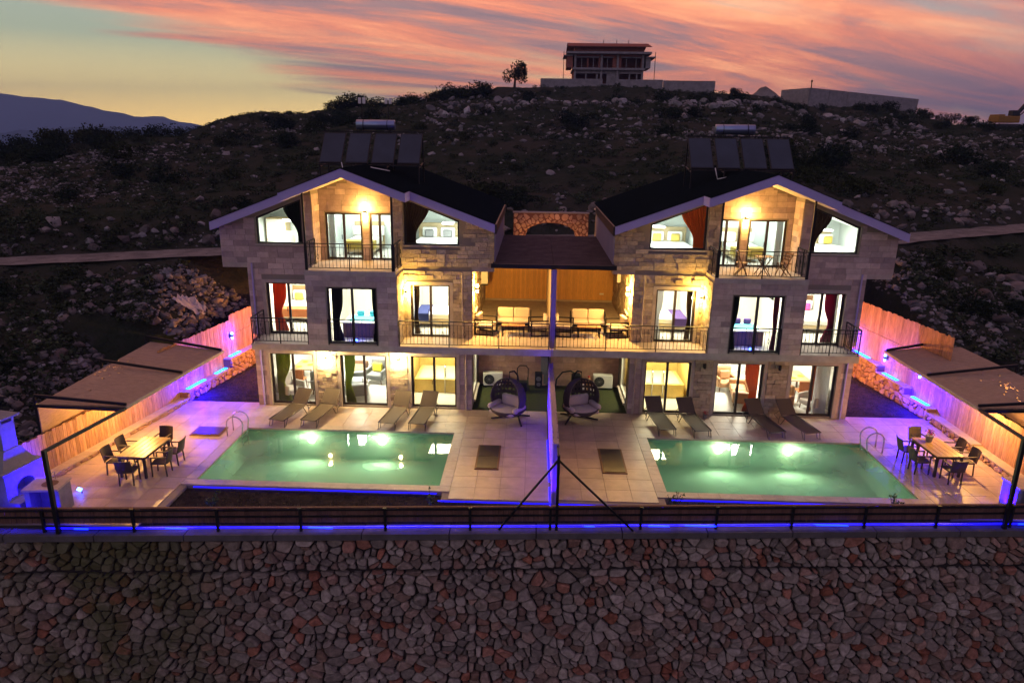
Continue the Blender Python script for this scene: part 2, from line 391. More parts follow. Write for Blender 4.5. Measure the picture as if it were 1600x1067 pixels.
def copy_tree(o, parent=None):
    c = o.copy(); C.objects.link(c); c.parent = parent
    for ch in list(o.children): copy_tree(ch, c)
    return c
def area(loc, target, size, power, col, parent=None, sy=None):
    l = bpy.data.lights.new('lamp_light', 'AREA'); l.energy = power; l.color = col; l.size = size
    if sy: l.shape = 'RECTANGLE'; l.size_y = sy
    o = bpy.data.objects.new('lamp_light', l); C.objects.link(o); o.location = loc
    o.rotation_euler = (Vector(target)-Vector(loc)).to_track_quat('-Z', 'Y').to_euler()
    return o
def point(loc, power, col, r=.06):
    l = bpy.data.lights.new('lamp_light', 'POINT'); l.energy = power; l.color = col; l.shadow_soft_size = r
    o = bpy.data.objects.new('lamp_light', l); C.objects.link(o); o.location = loc; return o
def spot(loc, target, power, col, ang=120, r=.05):
    l = bpy.data.lights.new('lamp_light', 'SPOT'); l.energy = power; l.color = col; l.shadow_soft_size = r; l.spot_size = R(ang); l.spot_blend = .6
    o = bpy.data.objects.new('lamp_light', l); C.objects.link(o); o.location = loc
    o.rotation_euler = (Vector(target)-Vector(loc)).to_track_quat('-Z', 'Y').to_euler(); return o

WARM = (1, .54, .12); WARMW = (1, .86, .62); COOL = (.93, 1, .95); BLUE = (.008, .0, 1)
cube_mb = MB().rbox(-.5, .5, -.5, .5, -.5, .5, .04)
def unit_mesh(name, m, bev=.0):
    mb = MB()
    if bev: mb.rbox(-.5,.5,-.5,.5,-.5,.5,bev)
    else: mb.box(-.5,.5,-.5,.5,-.5,.5)
    return mb.mesh(name, m)
def piece(name, me, parent, x0, x1, y0, y1, z0, z1, **t):
    off = Vector(parent.get('_world', (0,0,0)))
    return link(name, me, parent, loc=Vector(((x0+x1)/2, (y0+y1)/2, (z0+z1)/2))-off, scale=(abs(x1-x0), abs(y1-y0), abs(z1-z0)), **t)
def fence_y(x): return -6.61+.0648*x

# ================================================================== TERRAIN
def sst(a, b, x):
    t = min(1, max(0, (x-a)/(b-a))); return t*t*(3-2*t)
def interp(x, xs, ys):
    if x <= xs[0]: return ys[0]
    for i in range(len(xs)-1):
        if x <= xs[i+1]: return ys[i]+(ys[i+1]-ys[i])*(x-xs[i])/(xs[i+1]-xs[i])
    return ys[-1]
CX = [-120,-95,-72,-60,-48,-42,-30,-19,-8,0,25,33,42,58,73,100,140]
CZ = [-6,2,7.2,9.2,11.0,12.6,14.4,15.3,16.7,17.4,17.3,16.0,15.4,13.9,13.0,12,11]
def xface(s, y):   # inner face of the stone ledge
    if s < 0: return -14.98+.145*y
    return interp(y, [-8,2,7,11], [14.93,14.93,14.35,13.9])
def xfence(s, y): return xface(s, y)+s*.36
LEDGE = {-1: [(-7.6,2,.18),(2,5.2,.44),(5.2,10.4,.86)], 1: [(-6.2,-1,.26),(-1,2,.32),(2,3.6,.5),(3.6,5.6,.82),(5.6,10.4,1.12)]}
TOP = {-1: [(-7.5,1,1.42),(1,5.9,2.45),(5.9,10.4,2.68)], 1: [(-5.7,1.6,1.68),(1.6,10.4,3.45)]}
def step(tab, y):
    for a, b, z in tab:
        if y < b: return z
    return tab[-1][2]
def road_y(x):
    if abs(x) <= 14: return 14.5-3.3*(abs(x)/14)**4
    return 11.2+(.52*(x-14) if x > 0 else -.30*(-x-14))
def road_z(x): return 5.2+.024*x if x < 20 else 5.68+.01*(x-20)
def base_h(x, y):
    """ground height without fine noise"""
    ry, rz = road_y(x), road_z(x)
    if y < ry-1.6:
        # flank beside the plot, falling towards the viewer
        t = (ry-1.6-y)/18.5
        h = rz-.1-(rz+.2)*min(t, 1.6)**.9
        out = max(0, abs(x)-17)
        h -= out*.02
        return h
    if y < ry+1.6: return rz
    c = interp(x, CX, CZ)
    yc = 84 if x < 45 else 84+(x-45)*.25
    t = (y-ry-1.6)/(yc-ry-1.6)
    if t <= 1:
        bank = .9*sst(0, .03, t)
        return rz+bank+(c-rz-bank)*(.88*t+.12*t*t*(3-2*t))
    fall = (y-yc)
    return c-.006*fall*fall*(1.6 if x < 0 else 1.0)-.02*fall
def terrain_h(x, y):
    h = base_h(x, y); ry = road_y(x)
    dr = abs(y-ry)
    a = sst(1.4, 4.5, dr)
    p = Vector((x*.09, y*.09, 0)); q = Vector((x*.4, y*.4, 3)); 
    far = sst(20, 70, y)
    h += a*(mnoise.noise(p)*(.55+.9*far)+mnoise.noise(q)*.35+mnoise.noise(Vector((x*1.1, y*1.1, 9)))*.14)
    if 82 < y < 100 and -3 < x < 28: h = min(h, 17.6)
    if -9 < y < 14 and abs(x) > 12:          # the bank starts below the top of the side fence
        sd = -1 if x < 0 else 1; d = (x-xfence(sd, y))*sd-.3
        if y < 3: d -= 1.9
        h = min(h, (step(TOP[sd], y)-.45 if y > 3 else .9)+max(0, d)*.8) if y < 10.6 else min(h, step(TOP[sd], y)-.45+max(0, d)*.8+(y-10.6)*.9)
    return h
def inside_plot(x, y):
    xl = -15.3+.145*y-.6 if y > -8 else -16.5
    xr = 15.6
    return (max(-16.6, xl)-0.05 < x < xr+.2) and -9 < y < 11.2
def terrain():
    xs = [-175+i*3.5 for i in range(29)]+[-73+i*.8 for i in range(190)]; xs = [x for x in xs if x < 80]
    xs = sorted(set(round(x, 3) for x in xs+[80+3.5*i for i in range(26)]))
    ys = [-8.2+i*.7 for i in range(48)]; ys += [ys[-1]+1.0*i for i in range(1, 72)]; ys += [ys[-1]+4*i for i in range(1, 22)]
    nx, ny = len(xs), len(ys); vs = []; fs = []
    for j, y in enumerate(ys):
        for i, x in enumerate(xs):
            z = terrain_h(x, y)
            if inside_plot(x, y): z = -1.2
            vs.append((x, y, z))
    for j in range(ny-1):
        for i in range(nx-1):
            q = (j*nx+i, j*nx+i+1, (j+1)*nx+i+1, (j+1)*nx+i)
            if all(vs[v][2] == -1.2 for v in q): continue
            fs.append(q)
    me = bpy.data.meshes.new('hillside_ground'); me.from_pydata(vs, [], fs); me.materials.append(M_ground)
    for p in me.polygons: p.use_smooth = True
    link('hillside_ground', me, None, kind='structure')
    # lower ground in front of the retaining wall, and the wide valley behind
    mb = MB(); mb.quad((-200,-200,-6.2),(200,-200,-6.2),(200,-6,-6.2),(-200,-6,-6.2)); mb.build('front_ground', M_ground, None, kind='structure')
    mb = MB(); mb.quad((-4400,-1500,-90),(4400,-1500,-90),(4400,3500,-90),(-4400,3500,-90)); mb.build('valley_ground', M_valley, None, kind='structure')
    # gravel road along the hill foot
    mb = MB(); pts = [(-60+i*.5) for i in range(241)]
    def verge(x, k): return 1.45+.32*mnoise.noise(Vector((x*.7, k, 0)))+.2*mnoise.noise(Vector((x*2.3, k, 4)))
    def rz(x, k): return road_z(x)+.05+.03*mnoise.noise(Vector((x*.9, k, 7)))
    for i in range(len(pts)-1):
        a, b = pts[i], pts[i+1]; ks = (-1, -.5, 0, .5, 1)
        for k, l in zip(ks[:-1], ks[1:]):
            mb.quad((a, road_y(a)+k*verge(a,k), rz(a,k)), (b, road_y(b)+k*verge(b,k), rz(b,k)), (b, road_y(b)+l*verge(b,l), rz(b,l)), (a, road_y(a)+l*verge(a,l), rz(a,l)))
    mb.build('gravel_road', M_road, None, kind='structure')
    # distant ridges across the valley
    def ridge(name, y, x0, x1, prof, thick, seed):
        n = 90; vs = []; fs = []; rows = 7
        for i in range(n+1):
            x = x0+(x1-x0)*i/n; top = interp(x, *prof)
            top += thick*.05*(mnoise.noise(Vector((x/thick*2.2, seed, 0)))+.5*mnoise.noise(Vector((x/thick*6, seed, 2))))
            for j in range(rows):
                t = j/(rows-1)
                zz = -90+(top+90)*(1-t)**1.3 if j else top
                yy = y-thick*t+thick*.12*mnoise.noise(Vector((x/thick*5, t*4, seed)))
                vs.append((x, yy, zz))
            vs.append((x, y+thick, -90))
        rr = rows+1
        for i in range(n):
            for j in range(rows-1): fs.append((i*rr+j, (i+1)*rr+j, (i+1)*rr+j+1, i*rr+j+1))
            fs.append((i*rr, i*rr+rows, (i+1)*rr+rows, (i+1)*rr))
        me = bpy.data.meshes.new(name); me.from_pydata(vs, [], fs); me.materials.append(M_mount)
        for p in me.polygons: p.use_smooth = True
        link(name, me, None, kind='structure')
    q = .44
    def sc(xs, zs): return ([v*q for v in xs], [-6+(v-10)*q for v in zs])
    ridge('far_mountain', 6500*q, -9500*q, -1500*q, sc([-9500,-7000,-5600,-4900,-4300,-3900,-3650,-3400,-3000,-1500], [380,420,385,370,320,250,205,190,120,-60]), 1100*q, 1)
    ridge('far_hills', 3600*q, -5200*q, -1500*q, sc([-5200,-3600,-2700,-2450,-2250,-2100,-2000,-1850,-1500], [80,70,62,52,75,82,70,40,-60]), 700*q, 5)
    ridge('far_mountain', 6600*q, 3000*q, 9500*q, sc([3000,4200,5200,6200,7500,9500], [-80,-10,60,110,140,100]), 1100*q, 8)
terrain()

# ================================================================== RETAINING WALL
def clip(poly, nx, ny, c):
    out = []
    for i in range(len(poly)):
        a, b = poly[i], poly[(i+1) % len(poly)]
        da, db = a[0]*nx+a[1]*ny-c, b[0]*nx+b[1]*ny-c
        if da <= 0: out.append(a)
        if (da < 0) != (db < 0) and da != db:
            t = da/(da-db); out.append((a[0]+(b[0]-a[0])*t, a[1]+(b[1]-a[1])*t))
    return out
def voronoi(seeds, rect, an=1.0):
    """cells of seeds inside rect; an squeezes the metric so cells come out wide"""
    u0, u1, v0, v1 = rect; cells = []
    P = np.array(seeds)
    for i, (u, v) in enumerate(seeds):
        d = (P[:,0]-u)**2+((P[:,1]-v)*an)**2; idx = np.argsort(d)[1:22]
        poly = [(u0,v0),(u1,v0),(u1,v1),(u0,v1)]
        for j in idx:
            q = P[j]; nx, ny = q[0]-u, (q[1]-v)*an*an
            c = ((q[0]**2-u**2)+(q[1]**2-v**2)*an*an)/2
            poly = clip(poly, nx, ny, c)
            if len(poly) < 3: break
        if len(poly) >= 3: cells.append(poly)
    return cells
def poly_area(p): return abs(sum(p[i][0]*p[(i+1)%len(p)][1]-p[(i+1)%len(p)][0]*p[i][1] for i in range(len(p))))/2
def pillow(mb, cell, gap, depth, rg, put, rounds=1, cut=(.18,.34), flat=(.66,.8)):
    """a stone: the cell pulled in by the joint, corners knocked off, face domed and tilted"""
    n = len(cell); cx = sum(p[0] for p in cell)/n; cy = sum(p[1] for p in cell)/n
    sz = math.sqrt(poly_area(cell))
    pts = [(cx+(p[0]-cx)*(1-gap/sz*2), cy+(p[1]-cy)*(1-gap/sz*2)) for p in cell]
    for _ in range(rounds):
        q = []
        for i in range(len(pts)):
            a, b = pts[i], pts[(i+1)%len(pts)]
            if math.hypot(a[0]-b[0], a[1]-b[1]) < sz*.12: q.append(((a[0]+b[0])/2, (a[1]+b[1])/2)); continue
            t = rg.uniform(*cut); q += [(a[0]+(b[0]-a[0])*t, a[1]+(b[1]-a[1])*t), (a[0]+(b[0]-a[0])*(1-t), a[1]+(b[1]-a[1])*(1-t))]
        pts = q
    n = len(pts)
    if n < 3: return False
    tx, ty = rg.uniform(-.26, .26), rg.uniform(-.30, .22)
    def d(p, k): return depth*k+(p[0]-cx)*tx+(p[1]-cy)*ty
    r1 = [(*p, -.05) for p in pts]
    r2 = [(*p, d(p, .55)) for p in pts]
    s = rg.uniform(*flat); r3 = []
    for p in pts:
        q = (cx+(p[0]-cx)*s+rg.uniform(-.03,.03)*sz, cy+(p[1]-cy)*s+rg.uniform(-.03,.03)*sz); r3.append((*q, d(q, 1)+rg.uniform(-.12,.12)*depth))
    vs = [put(*p) for p in r1+r2+r3]
    fs = [[i, (i+1)%n, n+(i+1)%n, n+i] for i in range(n)]+[[n+i, n+(i+1)%n, 2*n+(i+1)%n, 2*n+i] for i in range(n)]+[[2*n+i for i in range(n)]]
    mb._add(vs, fs); return True
def stone_seeds(u0, u1, v0, v1, du, dv, rg, jit=.42):
    out = []; v = v0+dv*.5; k = 0
    while v < v1:
        u = u0+du*(.25 if k % 2 else .75)*rg.uniform(.6, 1.2)
        while u < u1:
            s = rg.choice([.45,.6,.8,1,1,1.3,1.75])
            out.append((u+rg.uniform(-jit,jit)*du*.6, v+rg.uniform(-jit,jit)*dv*1.15))
            if rg.random() < .14: out.append((u+rg.uniform(-.5,.5)*du, v+rg.uniform(-.6,.6)*dv))
            u += du*s
        v += dv; k += 1
    return out
def wall_pt(u, v, d): # retaining wall: u = x, v = z, d = towards the viewer, with a slight batter
    return (u+d*.065, fence_y(u)-.12-d-(0.02*(-v)), v)
def retaining_wall():
    root = thing('retaining_wall', 'long dry-laid rubble stone retaining wall below the pool terrace, mottled grey and red', 'stone wall', (0, fence_y(0), -5), world=True)
    mb = MB()
    xs = [-26+2*i for i in range(25)]
    for a, b in zip(xs[:-1], xs[1:]):
        v = [wall_pt(a, -.36, -.06), wall_pt(b, -.36, -.06), wall_pt(b, -6.3, -.06), wall_pt(a, -6.3, -.06)]
        w = [(p[0], p[1]+.8, p[2]) for p in v]
        mb._add(v+w, [[0,1,2,3],[4,7,6,5],[0,4,5,1]])
    mb.build('mortar_core', M_mortar, root)
    rg = random.Random(11)
    jobs = []
    for rect, du, dv in (((-22,21,-1.36,-.40), .32, .215), ((-22,21,-5.9,-1.44), .36, .27)):
        sd = stone_seeds(*rect, du, dv, rg)
        for c in voronoi(sd, rect, 1.22):
            if poly_area(c) > .012: jobs.append(c)
    def seen(c):
        cx = sum(p[0] for p in c)/len(c); cy = sum(p[1] for p in c)/len(c)
        return -14.2 < cx < 12.6 and cy > -5.2
    jobs.sort(key=lambda c: -(poly_area(c)+(10 if seen(c) else 0)))
    rest = MB()
    for i, c in enumerate(jobs):
        mb = rest if i >= 300 else MB()
        ok = pillow(mb, c, rg.uniform(.010,.038), rg.uniform(.04, .16), rg, wall_pt, 1, (.10,.24) if rg.random() < .7 else (.22,.34), (.74,.90))
        if i < 300 and ok: mb.build('stone', M_rub, root)
    rest.build('stone_infill', M_rub, root, kind='stuff')
    # cap
    for i in range(20):
        a = -25+i*2.45; b = a+2.42; mb = MB()
        mb.prism([(a, fence_y(a)-.27), (b, fence_y(b)-.27), (b, fence_y(b)+.35), (a, fence_y(a)+.35)], 'z', -.38, -.2)
        mb.build('cap_slab', M_cap, root)
retaining_wall()

# ================================================================== TERRACE, POOLS
def terrace():
    mb = MB(); zt = -.022
    # base slabs around the two pools
    for s in (-1, 1):
        for a0, a1, y0, y1 in ((0,16.6,-.33,2.25), (0,3.41,-5.45,-.33), (3.41,11.42,-5.0,-4.76)):
            mb.box(s*a0, s*a1, y0, y1, -.9, zt)
        mb.prism([(s*11.42,-.33),(s*16.8,-.33),(s*16.8,fence_y(s*16.8)+.3),(s*11.42,fence_y(s*11.42)+.3)], 'z', -.9, zt)
    base = mb.build('terrace', M_grout, None, kind='structure')
    tm = unit_mesh('paving_tile', M_tile)
    g = .006
    def tiles(x0, x1, y0, y1, nx, ny, clipf=None):
        for i in range(nx):
            for j in range(ny):
                a, b = x0+(x1-x0)*i/nx, x0+(x1-x0)*(i+1)/nx; c, d = y0+(y1-y0)*j/ny, y0+(y1-y0)*(j+1)/ny
                if clipf and not clipf((a+b)/2, (c+d)/2): continue
                lo, hi = min(a, b), max(a, b)
                piece('paving_tile', tm, base, lo+g, hi-g, c+g, d-g, -.05, rnd.uniform(-.0015, .0015))
    for s in (-1, 1):
        tiles(s*.1, s*3.2, -.1, 1.93, 4, 3); tiles(s*3.2, s*11.7, -.1, 1.93, 11, 3); tiles(s*11.7, s*15.3, -.1, 2.15, 5, 3)
        tiles(s*.1, s*3.2, -5.4 if s < 0 else -5.3, -.1, 4, 7)
        if s < 0: tiles(s*11.65, s*16.2, -7.45, -.1, 6, 10, lambda x, y: y > fence_y(x)+.05)
        else: tiles(s*11.65, s*15.3, -5.7, -.1, 5, 8, lambda x, y: y > fence_y(x)+.05)
    # strips of ground between the terrace and the front fence, and the two side yards
    mb = MB(); mb.prism([(-11.75,fence_y(-11.75)+.3),(11.75,fence_y(11.75)+.3),(11.3,-4.985),(3.5,-5.3),(0,-5.46),(-3.4,-4.99),(-11.3,-4.985),(-11.75,-5.2)], 'z', -.8, -.12)
    mb.build('planting_strip', M_soil, None, kind='structure')
    for s in (-1, 1):
        mb = MB(); mb.prism([(s*11.6,2.2),(s*16.2,2.2),(s*15.6,11),(s*11.6,11)], 'z', -.8, -.012); mb.build('side_yard_ground', M_soil, None, kind='structure')
    mb = MB(); mb.box(-3.12,3.12,1.94,5.3,-.3,.012); mb.build('artificial_turf', M_turf, None, kind='structure')
    # grass blades
    mb = MB(); rg = random.Random(3)
    def blades(n, fx, zb=-.016):
        for _ in range(n):
            x, y = fx(); h = rg.uniform(.03, .09); a = rg.uniform(0, 6.28); w = .012; dx, dy = rg.uniform(-.04,.04), rg.uniform(-.04,.04)
            mb._add([(x-w*math.cos(a), y-w*math.sin(a), zb), (x+w*math.cos(a), y+w*math.sin(a), zb), (x+dx, y+dy, h+zb)], [[0,1,2]])
    def strip():
        x = rg.uniform(-11.5, 11.3); return x, rg.uniform(fence_y(x)+.15, -5.0 if abs(x) > 3.5 else -5.47+abs(x)*.1)
    blades(7000, strip, -.12)
    for s in (-1, 1): blades(2500, lambda: (s*rg.uniform(11.8, 14.6), rg.uniform(2.3, 10)))
    mb.build('lawn_grass', M_grass, None, kind='stuff')
terrace()

def pool(s):
    nm = 'with two wall lamps mirrored' if s < 0 else 'with a red flower pot table beside it'
    root = thing('swimming_pool', 'lit green swimming pool in front of the %s' % ('green curtain villa' if s < 0 else 'rust curtain villa'), 'swimming pool', (s*7.4,-2.5,-1.2), world=True, group='twin pools on the terrace')
    a0, a1, y0, y1, d = 3.53, 11.3, -4.64, -.45, -1.15
    mb = MB()
    X0, X1 = sorted((s*a0, s*a1))
    mb.box(X0, X1, y0, y1, d-.1, d)
    mb.box(X0-.1, X0, y0, y1, d, -.05); mb.box(X1, X1+.1, y0, y1, d, -.05)
    mb.box(X0-.1, X1+.1, y0-.1, y0, d, -.05); mb.box(X0-.1, X1+.1, y1, y1+.1, d, -.05)
    mb.build('basin', M_pool, root)
    MB().quad((X0+.005,y0+.005,-.075), (X1-.005,y0+.005,-.075), (X1-.005,y1-.005,-.075), (X0+.005,y1-.005,-.075)).build('water', M_water, root)
    cm = unit_mesh('coping_stone', M_coping)
    w = .33; g = .004
    n = 13
    for i in range(n):
        a = X0-w+(X1-X0+2*w)*i/n; b = X0-w+(X1-X0+2*w)*(i+1)/n
        piece('coping_stone', cm, root, a+g, b-g, y1-.02, y1+w+.01, -.055, .014)
        piece('coping_stone', cm, root, a+g, b-g, y0-w, y0+.02, -.055, .014)
    n = 7
    for i in range(n):
        a = y0+.03+(y1-y0-.06)*i/n; b = y0+.03+(y1-y0-.06)*(i+1)/n
        piece('coping_stone', cm, root, X0-w, X0+.02, a+g, b-g, -.055, .014)
        piece('coping_stone', cm, root, X1-.02, X1+w, a+g, b-g, -.055, .014)
    for a in ((8.9, 6.25) if s < 0 else (6.2, 8.75)):
        mb = MB(); x = s*a
        mb.tube([(x, y1-.002, -.40), (x, y1-.05, -.40)], .13, 16); mb.build('underwater_lamp', M_pool_em, root)
        point((x, y1-.22, -.36), 9, (1, .93, .58), .1)
        spot((x, y1-.12, -.42), (x, y0, -1.0), 74, (1, .96, .72), 170)
    # ladder
    lx = s*11.3
    t = thing('pool_ladder', 'stainless steel ladder with curved rails at the pool corner near the %s' % ('floor hatch' if s < 0 else 'table with red flowers'), 'pool ladder', (lx, -1.0, 0), world=True, group='pool ladders')
    for yy in (-1.25, -.72):
        mb = MB(); pts = [(lx+s*.42, yy, 0), (lx+s*.42, yy, .45)]
        pts += [(lx+s*(.12+.30*math.cos(q)), yy, .45+.30*math.sin(q)) for q in [math.pi*i/8 for i in range(1, 8)]]
        pts += [(lx-s*.18, yy, .45), (lx-s*.10, yy, 0.0), (lx-s*.10, yy, -.75)]
        mb.tube(pts, .024, 8); mb.build('grab_rail', M_steel, t, smooth=True)
    for z in (-.12, -.36, -.6):
        MB().box(lx-s*.06, lx-s*.14, -1.23, -.74, z-.015, z+.015).build('step', M_steel, t)
    # little plants outside the pool front come later
for s in (-1, 1): pool(s)

# blue light line under the terrace lip and below the front fence
def led_line(p0, p1, m, label, group, w=.02, h=.013):
    mb = MB(); mb.bar(p0, p1, w, h); o = mb.build('led_strip', m, None); o['label'] = label; o['category'] = 'light strip'; o['group'] = group
    return o
LEDG = 'blue light strips along the front'
for a, b in (((-11.2,-5.02,-.05),(-3.6,-5.02,-.05)), ((3.6,-5.02,-.05),(11.2,-5.02,-.05))):
    led_line(a, b, M_led, 'thin blue light strip along the pool front of the %s' % ('green curtain villa' if a[0] < 0 else 'rust curtain villa'), 'blue lines along the pool fronts')
for a, b, q in (((-3.5,-5.475,-.05),(-.12,-5.475,-.05),'green'), ((.15,-5.475,-.05),(3.5,-5.475,-.05),'rust')):
    led_line(a, b, M_led, 'thin blue light strip along the paving lip by the centre screen, %s curtain side' % q, 'blue lines at the centre paving lip')

# ================================================================== FRONT FENCE
def front_fence():
    root = thing('front_fence', 'long low brown board fence with black posts and rails on top of the retaining wall', 'fence', (0, fence_y(0), -.2), world=True)
    posts = [-16.5,-14.2,-11.75,-9.44,-7.14,-4.78,-2.39,-.12,2.47,4.65,6.85,8.98,11.1,13.3,15.5]
    for x in posts:
        mb = MB(); y = fence_y(x)-.05; mb.box(x-.035, x+.035, y-.035, y+.035, -.36, .50); mb.box(x-.05, x+.05, y-.05, y+.05, .50, .515)
        mb.build('post', M_iron, root)
    for a, b in zip(posts[:-1], posts[1:]):
        for z, h in ((.455, .045), (.255, .045)):
            mb = MB(); mb.bar((a+.035, fence_y(a)-.05, z), (b-.035, fence_y(b)-.05, z), .04, h); mb.build('rail', M_iron, root)
    x = -16.5; mesh = unit_mesh('plank', M_plank_dark)
    while x < 15.3:
        w = .142; y = fence_y(x)
        piece('plank', mesh, root, x, x+w-.008, y-.012+rnd.uniform(-.004,.004), y+.012, .05, .48+rnd.uniform(-.01,.01)); x += w
    # coping timber on the boards
    for a, b in zip(posts[:-1], posts[1:]):
        mb = MB(); mb.bar((a, fence_y(a)+.01, .505), (b-.01, fence_y(b)+.01, .505), .08, .025); mb.build('capping_board', M_plank_dark, root)
    i = 0
    WHERE = ['before the sink counter beside the barbecue', 'before the corner of the patio table without flowers', 'before the young shrub nearest the barbecue', 'before the first half of the pool without flowers', 'before the second half of the pool without flowers',
             'before the pair of small ground lamps', 'between the left brace and the centre post', 'crossed by the right brace', 'before the leafy shrub beside the long brace', 'before the middle of the red flower pool',
             'before the far part of the red flower pool', 'before the shrub at the far pool corner', 'before the patio with the red flower table', 'past the steel frame post by the red flower table']
    for a, b in zip(posts[1:-1], posts[2:]):
        led_line((a+.04, fence_y(a)-.02, -.10), (b-.04, fence_y(b)-.02, -.10), M_led,
                 'blue strip below the fence, %s' % WHERE[i], LEDG, .05, .028)
        i += 1
    for c, w, wh in ((-10.6,.6,'before the first young shrub'),(-6.6,.7,'before the pool without flowers'),(1.0,.3,'just past the centre post'),(3.0,.6,'just past the right brace foot'),(4.2,.9,'before the leafy shrub by the brace'),(8.0,1.0,'before the red flower pool'),(13.9,.7,'by the steel frame post near the red flowers'),(-13.2,.4,'by the steel frame post near the barbecue')):
        led_line((c-w/2, fence_y(c)-.06, -.10), (c+w/2, fence_y(c+.2)-.06, -.10), M_ledbright, 'bright blue piece below the fence, %s' % wh, 'bright pieces of blue light strip', .03, .03)
front_fence()

# ================================================================== SIDE FENCES, LEDGES, CANOPIES
def side_fence(s):
    side = 'rust curtain villa' if s > 0 else 'green curtain villa'
    root = thing('plank_fence', 'tall vertical plank fence along the side of the %s, lit orange' % side, 'fence', (xfence(s, 0), 0, 0), world=True)
    um = unit_mesh('plank', M_plank)
    y = TOP[s][0][0]
    while y < 10.3:
        x = xfence(s, y+.07); zb = step(LEDGE[s], y)-.02; zt = step(TOP[s], y)
        tiers = [(zb, zt)] if zt < 2.3 or s < 0 and zt < 2.5 else [(zb, 2.28 if s > 0 else 1.75), (2.30 if s > 0 else 1.77, zt)]
        for k, (a, b) in enumerate(tiers):
            j = rnd.uniform(-.03, .03) if k == len(tiers)-1 else 0
            xo = rnd.uniform(-.002, .002)
            o = piece('plank', um, root, x-.012+xo, x+.012+xo, y+.004, y+.136, a, b+j)
            o.rotation_euler = (0, 0, -math.atan((xfence(s, y+.2)-xfence(s, y))/.2))
        y += .14
    for zz in (.55, 1.2):
        mb = MB(); ys = [TOP[s][0][0]+i*1.0 for i in range(17)]
        for a, b in zip(ys[:-1], ys[1:]): mb.bar((xfence(s,a)+s*.04, a, zz+step(LEDGE[s],a)), (xfence(s,b)+s*.04, b, zz+step(LEDGE[s],a)), .05, .08)
        mb.build('rear_rail', M_plank_dark, root)
    # stone ledge at the foot of the fence
    led = thing('stone_ledge', 'stepped stone ledge at the foot of the plank fence beside the %s' % side, 'stone ledge', (xface(s, 0), 0, 0), world=True)
    core = MB(); rg = random.Random(20+s); rest = MB(); n = 0
    for a, b, z in LEDGE[s]:
        xa, xb = xface(s, a), xface(s, b)
        core.prism([(xa+s*.03, a), (xb+s*.03, b), (xb+s*.6, b), (xa+s*.6, a)], 'z', -.5, z-.05)
        def put(u, v, d, s=s): return (xface(s, u)-s*(d-.02), u, v)
        rect = (a, b, 0, z-.05)
        sd = stone_seeds(*rect, .33, .22 if z > .4 else .16, rg)
        for c in voronoi(sd, rect, 1.2):
            if poly_area(c) < .006: continue
            mb = MB()
            if pillow(mb, c, .014, .05, rg, put): mb.build('stone', M_warmrub, led); n += 1
        m = max(1, int((b-a)/.8))
        for i in range(m):
            p, q = a+(b-a)*i/m, a+(b-a)*(i+1)/m-.006; cap = MB()
            cap.prism([(xface(s,p)-s*.03, p), (xface(s,q)-s*.03, q), (xface(s,q)+s*.40, q), (xface(s,p)+s*.40, p)], 'z', z-.05, z)
            cap.build('cap_slab', M_ledge, led)
    core.build('mortar_core', M_warmmort, led)
for s in (-1, 1): side_fence(s)

